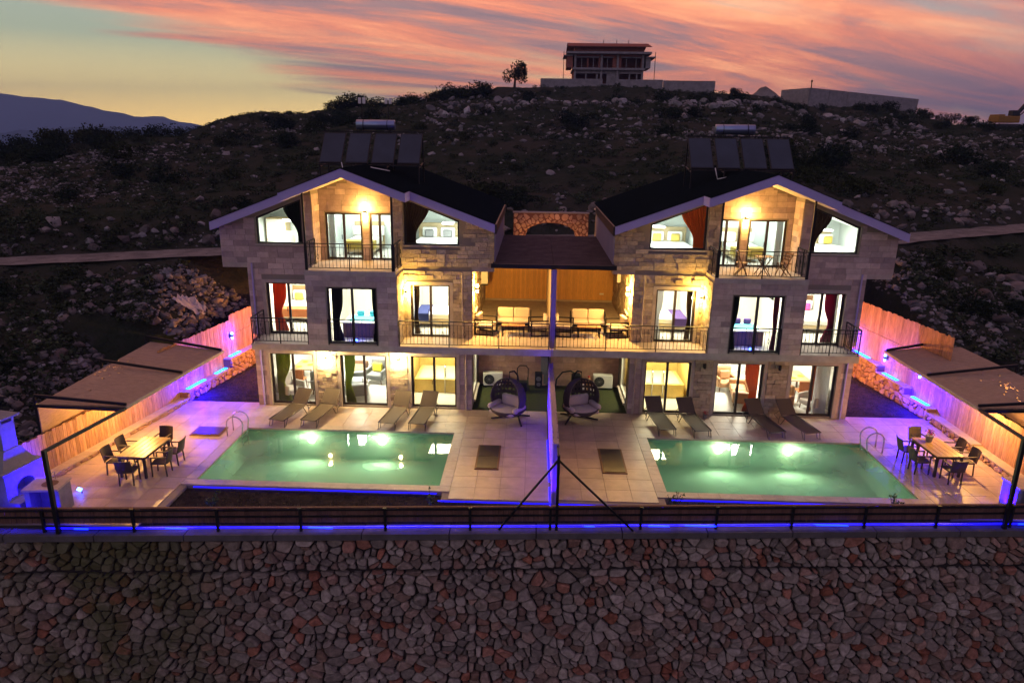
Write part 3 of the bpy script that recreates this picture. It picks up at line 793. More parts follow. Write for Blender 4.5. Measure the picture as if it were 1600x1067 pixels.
def canopy(s):
    # roof corners: near-inner, far-inner, far-outer, near-outer
    if s < 0: P = [(-13.36,-4.45,2.3), (-12.92,1.66,2.3), (-16.25,2.5,2.36), (-16.10,-4.5,2.36)]
    else: P = [(13.42,-3.3,2.5), (13.42,3.0,2.5), (16.75,4.1,2.56), (16.9,-3.2,2.56)]
    side = 'rust curtain villa' if s > 0 else 'green curtain villa'
    root = thing('reed_canopy', 'flat woven reed canopy on black steel beams over the fence by the %s' % side, 'canopy', (s*15, -1, 0), world=True)
    P = [Vector(p) for p in P]
    def at(u, v): return P[0].lerp(P[1], u).lerp(P[3].lerp(P[2], u), v)
    mb = MB(); rg = random.Random(4); NU, NV = 64, 30
    for i in range(NU):
        for j in range(NV):
            u0, u1, v0, v1 = i/NU, (i+1)/NU, j/NV, (j+1)/NV
            hot = math.exp(-((u0-.52)/.16)**2-((v0-.84)/.14)**2) if s < 0 else math.exp(-((u0-.28)/.16)**2-((v0-.62)/.16)**2)
            if rg.random() < hot*.22:
                t = rg.uniform(.25, .6)
                a, b, c, d = at(u0, v0), at(u1, v0), at(u1, v0+(v1-v0)*t), at(u0, v0+(v1-v0)*t)
            else: a, b, c, d = at(u0, v0), at(u1, v0), at(u1, v1), at(u0, v1)
            k = rg.uniform(-.004, .004)
            mb._add([(p.x, p.y, p.z+.02+k) for p in (a,b,c,d)]+[(p.x, p.y, p.z-.02+k) for p in (a,b,c,d)], [[0,1,2,3],[7,6,5,4],[0,4,5,1],[2,6,7,3]])
    mb.build('reed_roof', M_reed, root)
    MB().bar(P[0]-Vector((s*.02,0,.0)), P[1]-Vector((s*.02,0,0)), .06, .10).build('edge_board', M_ledge, root)
    us = (0.012, .53, .985) if s < 0 else (.015, .5, .985)
    for i, u in enumerate(us):
        a, b = at(u, 0), at(u, 1)
        o = b+(b-a).normalized()*.12
        MB().bar(a+Vector((0,0,.09)), o+Vector((0,0,.26)), .06, .09).build('beam', M_iron, root)
        MB().box(o.x-.035, o.x+.035, o.y-.035, o.y+.035, -.2 if i < 1 else o.z-1.6, o.z+.22).build('post', M_iron, root)
    MB().bar(P[0]+Vector((0,-.06,-.05)), P[3]+Vector((0,-.06,-.02)), .06, .09).build('beam', M_iron, root)
    # goal-post frame carrying the near corner
    if s < 0: px, py, pz = -13.78, -6.86+.0, 2.27
    else: px, py, pz = 13.1, -5.93, 2.62
    py = fence_y(px)-.12
    MB().box(px-.05, px+.05, py-.05, py+.05, -.2, pz+.04).build('frame_post', M_iron, root)
    MB().bar((px, py+.05, pz), P[0]+Vector((0,0,-.02)), .08, .08).build('frame_beam', M_iron, root)
    # reed screen on the outer side
    n0, n1 = P[3], P[2]
    mb = MB(); mb._add([n0-Vector((0,0,.05)), n1-Vector((0,0,.05)), Vector((n1.x, n1.y, .3)), Vector((n0.x, n0.y, -.6)),
                        n0-Vector((-s*.03,0,.05)), n1-Vector((-s*.03,0,.05)), Vector((n1.x+s*.03, n1.y, .3)), Vector((n0.x+s*.03, n0.y, -.6))],
                       [[0,1,2,3],[7,6,5,4],[0,4,5,1],[1,5,6,2],[2,6,7,3],[3,7,4,0]])
    mb.build('reed_screen', M_reed2, root)
for s in (-1, 1): canopy(s)

# ================================================================== LAMPS
def bulb_lamp(loc, power, label, group, col=WARM, em=None):
    t = thing('hanging_lamp', label, 'lamp', loc, group=group, world=True)
    x, y, z = loc
    MB().tube([(x,y,z+.24),(x,y,z+.06)], .012, 6).build('cord', M_black, t)
    MB().lathe([(.02,.06),(.075,.02),(.08,.0)], 12, loc).build('lamp_shade', M_black, t)
    MB().lathe([(.004,-.09),(.045,-.06),(.05,-.02),(.03,.005)], 10, loc).build('bulb', em or M_warm_em, t)
    point((x, y, z-.14), power, col, .06)
def sconce(x, y, z, nx, ny, power, label, group, col=WARM, em=None, blue=False, up=True):
    """wall lamp: back plate, arm and two glass cups shining up and down"""
    em = em or (M_blue_em if blue else M_warm_em)
    t = thing('wall_lamp', label, 'wall lamp', (x, y, z), group=group, world=True)
    c = (x+nx*.12, y+ny*.12, z)
    MB().box(x-.05*abs(ny)-.0, x+.05*abs(ny)+nx*.02, y-.05*abs(nx), y+.05*abs(nx)+ny*.02, z-.09, z+.09).build('back_plate', M_black, t)
    MB().bar((x+nx*.02, y+ny*.02, z), (x+nx*.08, y+ny*.08, z), .03).build('arm', M_black, t)
    MB().lathe([(.045,-.05),(.05,-.02),(.05,.02),(.045,.05)], 12, c).build('collar', M_black, t)
    MB().lathe([(.045,.05),(.055,.12),(.03,.17)], 12, c).build('lamp_glass', em, t, smooth=True)
    MB().lathe([(.03,-.17),(.055,-.12),(.045,-.05)], 12, c).build('lamp_glass', em, t, smooth=True)
    q = (x+nx*.2, y+ny*.2)
    (point((*q, z+.2), power*.5, col, .07) if up else None); point((*q, z-.2), power*.5, col, .07)
bulb_lamp((-14.3, -2.1, 1.95), 210, 'bare lamp hanging under the reed canopy by the table without flowers', 'lamps under the canopies', (1, .52, .13))
bulb_lamp((14.35, -1.6, 2.15), 210, 'bare lamp hanging under the reed canopy by the table with red flowers', 'lamps under the canopies', (1, .52, .13))
bulb_lamp((-15.7, -.9, 1.9), 60, 'lamp glowing through the slits of the canopy beside the chimney', 'lamps under the canopies', (1, .52, .13))
bulb_lamp((16.1, -1.4, 2.1), 60, 'lamp glowing through the slits of the canopy beside the gravel bank', 'lamps under the canopies', (1, .52, .13))
GB = 'blue lamps on the plank fences'
for s, y, z, lab in ((-1,5.85,1.75,'blue up and down lamp at the step in the plank fence'), (-1,9.0,1.6,'blue lamp at the house end of the stepped plank fence'),
                     (1,8.0,1.65,'blue lamp low by the balcony end of the tall plank fence'), (1,5.5,1.5,'blue lamp just before the canopy on the tall plank fence'), (1,3.1,1.55,'blue lamp under the canopy corner on the tall plank fence')):
    sconce(xfence(s, y)-s*.02, y, z, -s, 0, 90, lab, GB, BLUE, blue=True)
for s, y0, y1, lab in ((-1,2.3,3.5,'blue light strip lying on the lower step of the stone ledge'), (-1,4.3,5.1,'blue light strip on the middle of the stepped ledge below the blue lamp'), (-1,5.5,6.3,'blue light strip on the top step of the stone ledge below the blue lamp'),
                  (1,4.4,5.4,'blue light strip on the high ledge step by the canopy'), (1,2.3,3.3,'blue light strip on the ledge below the canopy corner'), (1,6.6,7.8,'blue light strip on the topmost ledge step near the house')):
    z = step(LEDGE[s], (y0+y1)/2)
    o = led_line((xface(s,y0)+s*.2, y0, z+.015), (xface(s,y1)+s*.2, y1, z+.015), M_ledcyan, lab, 'blue light strips on the stone ledges', .16, .02)
for s, y, z in ((-1,2.9,.6), (1,3.0,.8)):
    point((xface(s,y)-s*.1, y-.3, z), 420, BLUE, .1)

# ================================================================== BARBECUE AND SINK COUNTERS
def barbecue():
    led_line((-15.4,fence_y(-15.4)+.05,.3), (-14.0,fence_y(-14.0)+.05,.3), M_led, 'blue light strip on the fence boards before the barbecue corner', 'blue strip at the barbecue', .03, .03)
    for x in (-15.2, -14.3): point((x, fence_y(x)+.14, .32), 12, BLUE, .05)
    t = thing('barbecue_oven', 'whitewashed masonry barbecue with arched hearth and tapered chimney glowing blue', 'barbecue', (-15.42,-6.4,0), R(78))
    w = .62; mb = MB()
    # body as a ring round the arched opening, then a solid back
    arch = [(-.30,.38)]+[(-.30*math.cos(q), .62+.26*math.sin(q)) for q in [math.pi*i/10 for i in range(11)]]+[(.30,.38)]
    outer = [(-w,.38)]+[(-w,.62)]+[(-w, 1.16)]+[(-w+2*w*i/7, 1.16) for i in range(1, 7)]+[(w,1.16),(w,.62),(w,.38)]
    n = min(len(arch), len(outer)); oi = [outer[round(i*(len(outer)-1)/(n-1))] for i in range(n)]; ai = [arch[round(i*(len(arch)-1)/(n-1))] for i in range(n)]
    for i in range(n-1):
        q = [oi[i], oi[i+1], ai[i+1], ai[i]]
        mb.prism(q, 'y', 0, .42)
    mb.box(-w, w, 0, .42, 0, .38); mb.box(-w, w, .42, .95, 0, 1.16)
    mb.build('hearth', M_bbq, t)
    MB().box(-.68, .68, -.04, .99, 1.16, 1.21).build('hearth_slab', M_bbq, t)
    MB().box(-.62, .62, -.38, -.003, 0, .36).build('front_ledge', M_bbq, t)
    mb = MB(); a = [(-.55,.1),(.55,.1),(.55,.9),(-.55,.9)]; b = [(-.26,.28),(.26,.28),(.26,.76),(-.26,.76)]
    mb._add([(*p,1.21) for p in a]+[(*p,1.72) for p in b], [[3,2,1,0],[4,5,6,7]]+[[i,(i+1)%4,4+(i+1)%4,4+i] for i in range(4)]); mb.build('hood', M_bbq, t)
    MB().box(-.23, .23, .30, .74, 1.72, 2.52).build('chimney', M_bbq, t)
    mb = MB()
    for x in (-.2,.2):
        for y in (.33,.71): mb.box(x-.04, x+.04, y-.04, y+.04, 2.52, 2.66)
    mb.build('chimney_support', M_bbq, t)
    mb = MB(); a = [(-.36,.18),(.36,.18),(.36,.86),(-.36,.86)]
    mb._add([(*p,2.66) for p in a]+[(*p,2.71) for p in a]+[(0,.52,2.86)], [[3,2,1,0]]+[[i,(i+1)%4,4+(i+1)%4,4+i] for i in range(4)]+[[4+i,4+(i+1)%4,8] for i in range(4)]); mb.build('chimney_cap', M_bbq, t)
    def counter(loc, rz, label, L):
        c = thing('sink_counter', label, 'counter', loc, rz, 'masonry sink counters')
        MB().box(0, L, -.06, .72, .80, .86).build('worktop', M_marble, c)
        mb = MB(); mb.box(.02, .16, .02, .66, 0, .797); mb.box(L-.16, L-.02, .02, .66, 0, .797); mb.box(.162, L-.162, .5, .66, 0, .797); mb.build('base', M_bbq, c)
        mb = MB(); mb.lathe([(.20,.868),(.215,.868),(.20,.863),(.14,.861),(.03,.8605)], 20, (L*.6,.33,0)); mb.build('basin', M_wood, c)
        mb = MB(); mb.tube([(L*.6,.62,.86),(L*.6,.62,1.08),(L*.6,.56,1.12),(L*.6,.46,1.10)], .014, 8); mb.build('tap', M_steel, c)
    counter((-14.98,-7.15,0), R(6), 'stone-topped sink counter beside the masonry barbecue', .98)
    counter((13.62,-5.4,0), R(3), 'stone-topped sink counter in the corner past the table with red flowers', 1.35)
    for x, y, tx, ty, lab, pw in ((-14.3,-5.7,-15.6,-6.3,'blue garden spot shining on the barbecue', 60), (13.25,-5.2,14.0,-5.0,'blue garden spot shining on the sink counter', 32)):
        g = thing('garden_spot', lab, 'spotlight', (x, y, 0), world=True)
        MB().tube([(x,y,0),(x,y,.1)], .015, 6).build('stake', M_black, g)
        MB().tube([(x,y,.1),(x+(tx-x)*.07,y+(ty-y)*.07,.17)], .05, 10).build('lamp_head', M_blue_em, g)
        spot((x+(tx-x)*.12, y+(ty-y)*.12, .25), (tx, ty, .6), pw*14, BLUE, 120, .05)
barbecue()

# ================================================================== CENTRE DIVIDERS
def dividers():
    root = thing('divider_fence', 'plank screen running from the front fence to the house between the two patios, blue lit', 'fence', (.05,-2.5,0), world=True)
    um = unit_mesh('plank', M_divider)
    y = -5.75
    while y < 1.85:
        piece('plank', um, root, -.07, -.045, y+.003, y+.137, .01, 2.05+rnd.uniform(-.03,.03))
        piece('plank', um, root, .075, .10, y+.003, y+.137, .01, 2.05+rnd.uniform(-.03,.03)); y += .14
    MB().box(-.044, .074, -5.75, 1.9, 2.0, 2.03).build('capping_board', M_divider, root); piece('plank', um, root, -.07, .10, -5.79, -5.755, .01, 2.06)
    for z in (.4, 1.7): MB().box(-.04, .07, -5.74, 1.9, z-.04, z+.04).build('rail', M_iron, root)
    MB().box(.02, .10, -6.72, -6.64, -.2, 2.12).build('end_post', M_iron, root)
    MB().bar((.06,-6.64,1.98), (.06,-5.7,1.98), .05).build('rail', M_iron, root)
    MB().bar((.03,-6.68,1.95), (-1.58,-6.76,-.19), .055).build('brace', M_iron, root)
    MB().bar((.09,-6.68,1.95), (2.25,-6.62,-.19), .055).build('brace', M_iron, root)
    led_line((-.11,-6.3,.05), (-.11,-4.6,.05), M_led, 'blue light strip at the foot of the centre plank screen', 'blue light strips at the centre screen', .03, .03)
    led_line((-.11,-4.2,.05), (-.11,-1.0,.05), M_led, 'blue light strip along the middle of the centre plank screen', 'blue light strips at the centre screen', .03, .03)
    for i in range(9): spot((-.34, -6.2+.95*i, .06), (-.02, -6.2+.95*i, 1.15), 260 if i < 6 else 190, (.05,.0,1), 84, .04)
    spot((.40, -5.6, .06), (.08, -5.6, 1.1), 150, BLUE, 80, .04)
    root = thing('terrace_screen', 'pale screen of upright boards between the two roofed terraces', 'screen', (.05,4.5,2.98), world=True)
    um = unit_mesh('board', M_ledge); y = .85
    while y < 8.7:
        piece('board', um, root, -.10, -.075, y+.003, y+.147, 2.99, 5.86); y += .15
    um2 = unit_mesh('board', M_plank_dark); y = .85
    while y < 8.7:
        piece('board', um2, root, .056, .085, y+.003, y+.147, 2.99, 5.86+rnd.uniform(-.02,.03)); y += .15
    MB().box(-.072, .10, .78, .845, 2.98, 5.95).build('end_post', M_divider, root)
dividers()

# ================================================================== THE TWO VILLAS
def rt(a): return 9.45-(.387*(a-7.55) if a > 7.55 else .366*(7.55-a))
def ru(a): return rt(a)-.30
def wtop(a): return ru(a)-.16
VIL = {-1: 'green curtain villa', 1: 'rust curtain villa'}
UM = {}
def um(m):
    if m.name not in UM: UM[m.name] = unit_mesh('block', m, .0)
    return UM[m.name]
def cells(mb, m, a0, a1, z0, z1, y0, y1, ops):
    A = sorted({a0, a1}|{v for o in ops for v in o[:2] if a0 < v < a1}); Z = sorted({z0, z1}|{v for o in ops for v in o[2:] if z0 < v < z1})
    for i in range(len(A)-1):
        for j in range(len(Z)-1):
            ca, cz = (A[i]+A[i+1])/2, (Z[j]+Z[j+1])/2
            if any(o[0] < ca < o[1] and o[2] < cz < o[3] for o in ops): continue
            mb.box(m*A[i], m*A[i+1], y0, y1, Z[j], Z[j+1])
def cellsx(mb, m, a0, a1, y0, y1, z0, z1, ops):   # wall in the plane x = const
    Y = sorted({y0, y1}|{v for o in ops for v in o[:2]}); Z = sorted({z0, z1}|{v for o in ops for v in o[2:]})
    for i in range(len(Y)-1):
        for j in range(len(Z)-1):
            cy, cz = (Y[i]+Y[i+1])/2, (Z[j]+Z[j+1])/2
            if any(o[0] < cy < o[1] and o[2] < cz < o[3] for o in ops): continue
            mb.box(m*a0, m*a1, Y[i], Y[i+1], Z[j], Z[j+1])
def rows(u0, u1, z0, z1, ops, rh, lens, rg, top=None):
    """course blocks (u0,u1,z0,z1) filling the rectangle round its openings"""
    out = []; z = z0; n = max(1, round((z1-z0)/rh)); h = (z1-z0)/n
    for r in range(n):
        za, zb = z0+r*h, z0+(r+1)*h
        iv = [(u0, u1)]
        for o in ops:
            if o[3] > za+.02 and o[2] < zb-.02:
                nv = []
                for a, b in iv:
                    if o[1] <= a or o[0] >= b: nv.append((a, b)); continue
                    if o[0] > a: nv.append((a, o[0]))
                    if o[1] < b: nv.append((o[1], b))
                iv = nv
        for a, b in iv:
            u = a; first = True
            while u < b-.03:
                L = rg.uniform(*lens)*(rg.uniform(.4, 1) if first else 1); first = False
                e = u+L
                if b-e < lens[0]*.5: e = b
                zz = zb
                if top: zz = min(zb, top(u), top(e))
                if zz-za > .05 and e-u > .03: out.append((u, e, za, zz))
                u = e
    return out

def glazed(parent, m, a0, a1, z0, z1, y, mull=(.5,), name='sliding_door', fw=.07):
    """aluminium frame with stiles and panes in the plane y"""
    mb = MB(); d = .09
    X0, X1 = sorted((m*a0, m*a1))
    mb.box(X0, X0+fw, y, y+d, z0, z1); mb.box(X1-fw, X1, y, y+d, z0, z1)
    mb.box(X0+fw, X1-fw, y, y+d, z1-fw, z1); mb.box(X0+fw, X1-fw, y, y+d, z0, z0+fw)
    fr = mb.build(name, M_alu, parent)
    xs = [X0+fw]+[X0+(X1-X0)*q for q in mull]+[X1-fw]
    for q in mull:
        x = X0+(X1-X0)*q; mb = MB(); mb.box(x-.045, x+.045, y+.012, y+d-.012, z0+fw, z1-fw); sub(mb, 'stile', M_alu, fr)
    for p, q in zip(xs[:-1], xs[1:]):
        mb = MB(); mb.box(p+.005, q-.005, y+.04, y+.05, z0+fw, z1-fw); sub(mb, 'pane', M_glass, fr)
    for q in mull[:1]:
        x = X0+(X1-X0)*q; mb = MB(); mb.box(x-.09, x-.07, y-.03, y-.001, (z0+z1)/2-.12, (z0+z1)/2+.06); sub(mb, 'handle', M_alu, fr)
    return fr

DOORS = {'g': [(3.72,5.52,.05,2.2), (6.5,8.35,.05,2.2), (9.42,11.18,.05,2.2)],
         'f1': [(3.95,5.46,2.99,5.07), (9.42,11.09,2.99,5.05)], 'bay': [(6.49,8.35,3.03,5.18)],
         'f2': [(6.24,7.16,5.84,7.66), (7.46,8.9,5.84,7.66)]}
def villa(m):
    v = VIL[m]
    root = thing('villa', 'three storey stone villa with gabled lilac-edged roof, the one with %s' % ('green curtains' if m < 0 else 'rust orange curtains'), 'house', (m*7.4, 5, 0), world=True, group='mirrored pair of villas')
    Y = 1.94; rg = random.Random(30+m)
    W = MB()
    cells(W, m, 3.1, 11.75, -.1, 2.72, Y, Y+.3, DOORS['g'])
    cells(W, m, 3.1, 5.75, 2.98, 5.8, Y, Y+.3, DOORS['f1']); cells(W, m, 9.1, 11.75, 2.98, 5.85, Y, Y+.3, DOORS['f1'])
    cells(W, m, 5.75, 9.1, 2.98, 5.62, .6, .85, DOORS['bay'])
    W.box(m*5.75, m*5.95, .85, 2.24, 2.98, 5.62); W.box(m*8.9, m*9.1, .85, 2.24, 2.98, 5.62)
    # gable storey, built in strips that follow the roof
    def strip(a, b, zb, zt, y0=Y, y1=Y+.3):
        W.prism([(m*a, zb), (m*b, zb), (m*b, zt(b)), (m*a, zt(a))], 'y', y0, y1)
    strip(2.25, 3.57, 5.8, ru); strip(3.57, 5.67, 5.8, lambda a: 6.58)
    W.prism([(m*3.57, wtop(3.57)), (m*5.67, wtop(5.67)), (m*5.67, ru(5.67)), (m*3.57, ru(3.57))], 'y', Y, Y+.3)
    strip(5.67, 6.14, 5.8, ru); strip(9.12, 9.52, 5.8, ru)
    strip(9.52, 11.3, 5.8, lambda a: 6.53)
    W.prism([(m*9.52, wtop(9.52)), (m*11.3, wtop(11.3)), (m*11.3, ru(11.3)), (m*9.52, ru(9.52))], 'y', Y, Y+.3)
    strip(11.3, 12.7, 5.95, ru)
    # balcony recess
    for a, b in ((6.0, 6.14), (9.12, 9.27)): strip(a, b, 5.8, ru, Y+.3, 3.06)
    A = [6.14, 6.24, 7.16, 7.46, 7.55, 8.9, 9.12]
    for a, b in zip(A[:-1], A[1:]):
        dr = any(o[0]-.01 < (a+b)/2 < o[1]+.01 for o in DOORS['f2'])
        W.prism([(m*a, 7.66 if dr else 5.8), (m*b, 7.66 if dr else 5.8), (m*b, ru(b)), (m*a, ru(a))], 'y', 2.86, 3.06)
    # hull
    W.box(m*11.45, m*11.75, Y+.3, 10.5, -.1, 5.85); W.prism([(m*12.4, 5.95), (m*12.7, 5.95), (m*12.7, ru(12.7)), (m*12.4, ru(12.4))], 'y', Y+.3, 10.5)
    sw = (2.5, 4.55, .25, 2.25)
    cellsx(W, m, 3.1, 3.3, Y+.3, 5.05, -.1, 2.72, [sw])
    cellsx(W, m, 3.1, 3.3, Y+.3, 10.5, 2.98, 5.8, [(2.95, 3.75, 3.85, 5.0)])
    W.prism([(m*2.25, 5.8), (m*2.45, 5.8), (m*2.45, ru(2.45)), (m*2.25, ru(2.25))], 'y', Y+.3, 10.5)
    W.box(m*.02, m*3.1, 5.05, 5.25, -.1, 2.72)
    W.box(m*2.25, m*11.75, 10.5, 10.8, -.1, 6.9)
    W.build('wall', M_joint, root)
    # slabs
    MB().box(m*.02, m*11.3, .6, 10.4, 2.72, 2.98).build('floor_slab', M_slab, root)
    MB().box(m*2.25, m*12.7, Y+.002, 10.4, 5.62, 5.8).build('floor_slab', M_slab, root)
    MB().box(m*5.75, m*9.1, .55, Y, 5.62, 5.8).build('balcony_slab', M_slab, root)
    MB().box(m*11.75, m*12.7, Y+.003, 10.4, 5.80, 5.95).build('soffit_slab', M_slab, root)
    # roof
    def slope(a0, a1, y0, y1, nm):
        mb = MB(); mb.prism([(m*a0, rt(a0)-.02), (m*a1, rt(a1)-.02), (m*a1, rt(a1)), (m*a0, rt(a0))], 'y', y0-.02, y1); return mb.build(nm, M_roof, root)
    for a0, a1, y0 in ((7.55, 9.79, .43), (9.79, 12.8, 1.43), (5.33, 7.55, .43), (2.2, 5.33, 1.43)):
        slope(a0, a1, y0, 11.2, 'roof')
        mb = MB(); b0, b1 = a0, a1
        mb.prism([(m*b0, ru(b0)), (m*b1, ru(b1)), (m*b1, ru(b1)+.04), (m*b0, ru(b0)+.04)], 'y', y0+.04, 11.1); mb.build('soffit', M_soffit, root)
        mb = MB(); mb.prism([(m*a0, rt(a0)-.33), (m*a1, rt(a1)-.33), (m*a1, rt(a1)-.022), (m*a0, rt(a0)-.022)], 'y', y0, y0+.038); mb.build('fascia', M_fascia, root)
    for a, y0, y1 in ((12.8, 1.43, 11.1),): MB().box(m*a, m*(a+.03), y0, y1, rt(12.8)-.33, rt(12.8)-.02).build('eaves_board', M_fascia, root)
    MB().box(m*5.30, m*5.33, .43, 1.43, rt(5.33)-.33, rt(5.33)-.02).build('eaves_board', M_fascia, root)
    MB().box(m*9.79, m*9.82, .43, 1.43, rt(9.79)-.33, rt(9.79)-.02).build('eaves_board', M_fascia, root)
    # metal flank above the terrace roof
    for i in range(10):
        y0 = 1.5+i*.8; MB().box(m*2.195, m*2.22, y0+.004, y0+.796, 6.06, rt(2.2)-.36).build('flank_panel', M_flank, root)
    MB().box(m*2.14, m*2.2, 1.42, 9.6, rt(2.2)-.36, rt(2.2)-.02).build('gutter', M_alu, root)
    # balcony posts and downpipes
    for a in (5.84, 9.02):
        MB().box(m*a-.03, m*a+.03, .62, .68, 5.8, ru(a)).build('balcony_post', M_iron, root)
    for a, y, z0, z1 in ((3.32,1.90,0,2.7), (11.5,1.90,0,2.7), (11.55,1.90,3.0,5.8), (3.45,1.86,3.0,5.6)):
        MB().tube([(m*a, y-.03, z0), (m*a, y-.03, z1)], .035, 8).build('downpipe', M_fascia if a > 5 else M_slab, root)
    # doors and windows
    yd = Y+.1
    for o in DOORS['g']: glazed(root, m, *o, yd)
    for o in DOORS['f1']: glazed(root, m, *o, yd)
    for o in DOORS['bay']: glazed(root, m, *o, .68)
    for o, q in zip(DOORS['f2'], ((.42,), (.5,))): glazed(root, m, *o, 2.9, q)
    def trap(a0, a1, zb):
        fw = .06; mb = MB()
        pts = [(m*a0, zb), (m*a1, zb), (m*a1, wtop(a1)), (m*a0, wtop(a0))]; cx = m*(a0+a1)/2
        def inset(i):
            x, z = pts[i]; sx = 1 if x < cx else -1
            return (x+sx*fw, z+(fw if i < 2 else -fw*1.1))
        ins = [inset(i) for i in range(4)]
        for i in range(4):
            j = (i+1) % 4; mb.prism([pts[i], pts[j], ins[j], ins[i]], 'y', yd, yd+.08)
        fr = mb.build('gable_window', M_alu, root)
        g = MB(); g.prism(ins, 'y', yd+.03, yd+.04); sub(g, 'pane', M_glass, fr)
        t = MB(); e = .05; t.box(m*a0-(e if m > 0 else -e), m*a1+(e if m > 0 else -e), Y-.05, Y-.002, zb-.06, zb-.005); sub(t, 'sill', M_slab, fr)
    trap(3.58, 5.66, 6.59); trap(9.53, 11.29, 6.54)
    # side windows onto the covered patio and the roofed terrace
    def sidewin(y0, y1, z0, z1, a):
        mb = MB(); fw = .06
        mb.box(m*a, m*(a+.08), y0, y0+fw, z0, z1); mb.box(m*a, m*(a+.08), y1-fw, y1, z0, z1); mb.box(m*a, m*(a+.08), y0+fw, y1-fw, z0, z0+fw); mb.box(m*a, m*(a+.08), y0+fw, y1-fw, z1-fw, z1)
        fr = mb.build('side_window', M_white, root)
        g = MB(); g.box(m*(a+.03), m*(a+.04), y0+fw, y1-fw, z0+fw, z1-fw); sub(g, 'pane', M_glass, fr)
        t = MB(); t.box(m*(a-.14), m*(a-.055), y0-.08, y1+.08, z0-.09, z0-.01); sub(t, 'sill', M_slab, fr)
    sidewin(2.5, 4.55, .25, 2.25, 3.14); sidewin(2.95, 3.75, 3.85, 5.0, 3.14)
    # stone surrounds of the lit openings
    for o in DOORS['f1'][:1]+DOORS['g']+DOORS['f1'][1:]:
        e = .13; mb = MB(); a0, a1, z0, z1 = o; zz = max(z0-.04, 0 if z1 < 3 else 2.985)
        mb.box(m*(a0-e), m*a0, Y-.05, Y-.002, zz, z1+e); mb.box(m*a1, m*(a1+e), Y-.05, Y-.002, zz, z1+e); mb.box(m*a0, m*a1, Y-.05, Y-.002, z1, z1+e)
        mb.build('stone_surround', M_slab, root)
    # ---- stone facing
    blocks = []; e = .135
    def grow(o): return (o[0]-e, o[1]+e, o[2]-.1, o[3]+e)
    def front(a0, a1, z0, z1, y, ops, split, top=None):
        rh, ln = (.155, (.22,.5)) if split else (.21, (.32,.62))
        for u0, u1, za, zb in rows(a0, a1, z0, z1, ops, rh, ln, rg, top):
            d = rg.uniform(.025,.095) if split else rg.uniform(.012,.022)
            X0, X1 = sorted((m*u0, m*u1)); blocks.append((X0+.005, X1-.005, y-d, y-.0015, za+.004, zb-.004, split))
    def flank(a, y0, y1, z0, z1, ops, split, n):     # n: outward direction of a (-1: towards the centre line)
        rh, ln = (.155, (.22,.5)) if split else (.21, (.32,.62))
        for u0, u1, za, zb in rows(y0, y1, z0, z1, ops, rh, ln, rg):
            d = rg.uniform(.02,.045) if split else rg.uniform(.01,.018)
            X0, X1 = sorted((m*a+m*n*.0015, m*a+m*n*d)); blocks.append((X0, X1, u0+.005, u1-.005, za+.004, zb-.004, split))
    G = [grow(o) for o in DOORS['g']]
    front(3.1, 3.58, 0, 2.72, Y, G, False); front(3.58, 11.3, 2.34, 2.72, Y, [], True)
    front(5.66, 6.36, 0, 2.34, Y, G, True); front(8.49, 9.28, 0, 2.34, Y, G, True); front(11.31, 11.75, 0, 2.72, Y, G, False)
    front(3.1, 5.75, 2.98, 5.62, Y, [grow(DOORS['f1'][0])], True); front(9.1, 11.75, 2.98, 5.8, Y, [grow(DOORS['f1'][1])], False)
    front(5.75, 9.1, 2.98, 5.62, .6, [(o[0]-.03, o[1]+.03, o[2]-.03, o[3]+.03) for o in DOORS['bay']], False)
    flank(5.75, .6, Y-.06, 2.98, 5.62, [], True, -1); flank(9.1, .6, Y, 2.98, 5.62, [], False, 1)
    front(2.25, 6.12, 5.8, 8.8, Y, [(3.53,5.70,6.50,9)], True, lambda a: ru(a)-.02 if not 3.5 < a < 5.7 else 6.6)
    front(9.13, 12.7, 5.8, 8.8, Y, [(9.48,11.34,6.46,9)], False, lambda a: ru(a)-.02 if not 9.5 < a < 11.3 else 6.6)
    front(6.16, 9.10, 5.8, 9.2, 2.86, [(o[0]-.03, o[1]+.03, o[2]-.1, o[3]+.03) for o in DOORS['f2']], False, lambda a: ru(a)-.02)
    flank(9.12, Y, 2.84, 5.8, 8.4, [], False, -1); flank(6.14, Y, 2.84, 5.8, 8.4, [], False, 1)
    flank(3.1, Y, 8.75, 2.98, 5.62, [(2.8,3.9,3.7,5.1)], True, -1)
    flank(2.25, Y, 1.95, 5.8, 5.9, [], True, -1)
    for u0, u1, za, zb in rows(.1, 3.08, 0, 2.7, [], .27, (.5,.9), rg):
        X0, X1 = sorted((m*u0, m*u1)); blocks.append((X0+.005, X1-.005, 5.05-rg.uniform(.015,.025), 5.0485, za+.004, zb-.004, 2))
    blocks.sort(key=lambda b: -(max(b[1]-b[0], b[3]-b[2])*(b[5]-b[4]))*(1 if b[3]-b[2] < .1 else .5))
    rest = {True: MB(), False: MB(), 2: MB()}
    for i, b in enumerate(blocks):
        if i < 292: piece('stone_block', um({True: M_split, False: M_clad, 2: M_rosy}[b[6]]), root, *b[:6])
        else: rest[b[6]].box(*b[:6])
    rest[True].build('split_stone_facing', M_split, root, kind='stuff'); rest[False].build('ashlar_facing', M_clad, root, kind='stuff')
    if rest[2].v: rest[2].build('rosy_facing', M_rosy, root, kind='stuff')
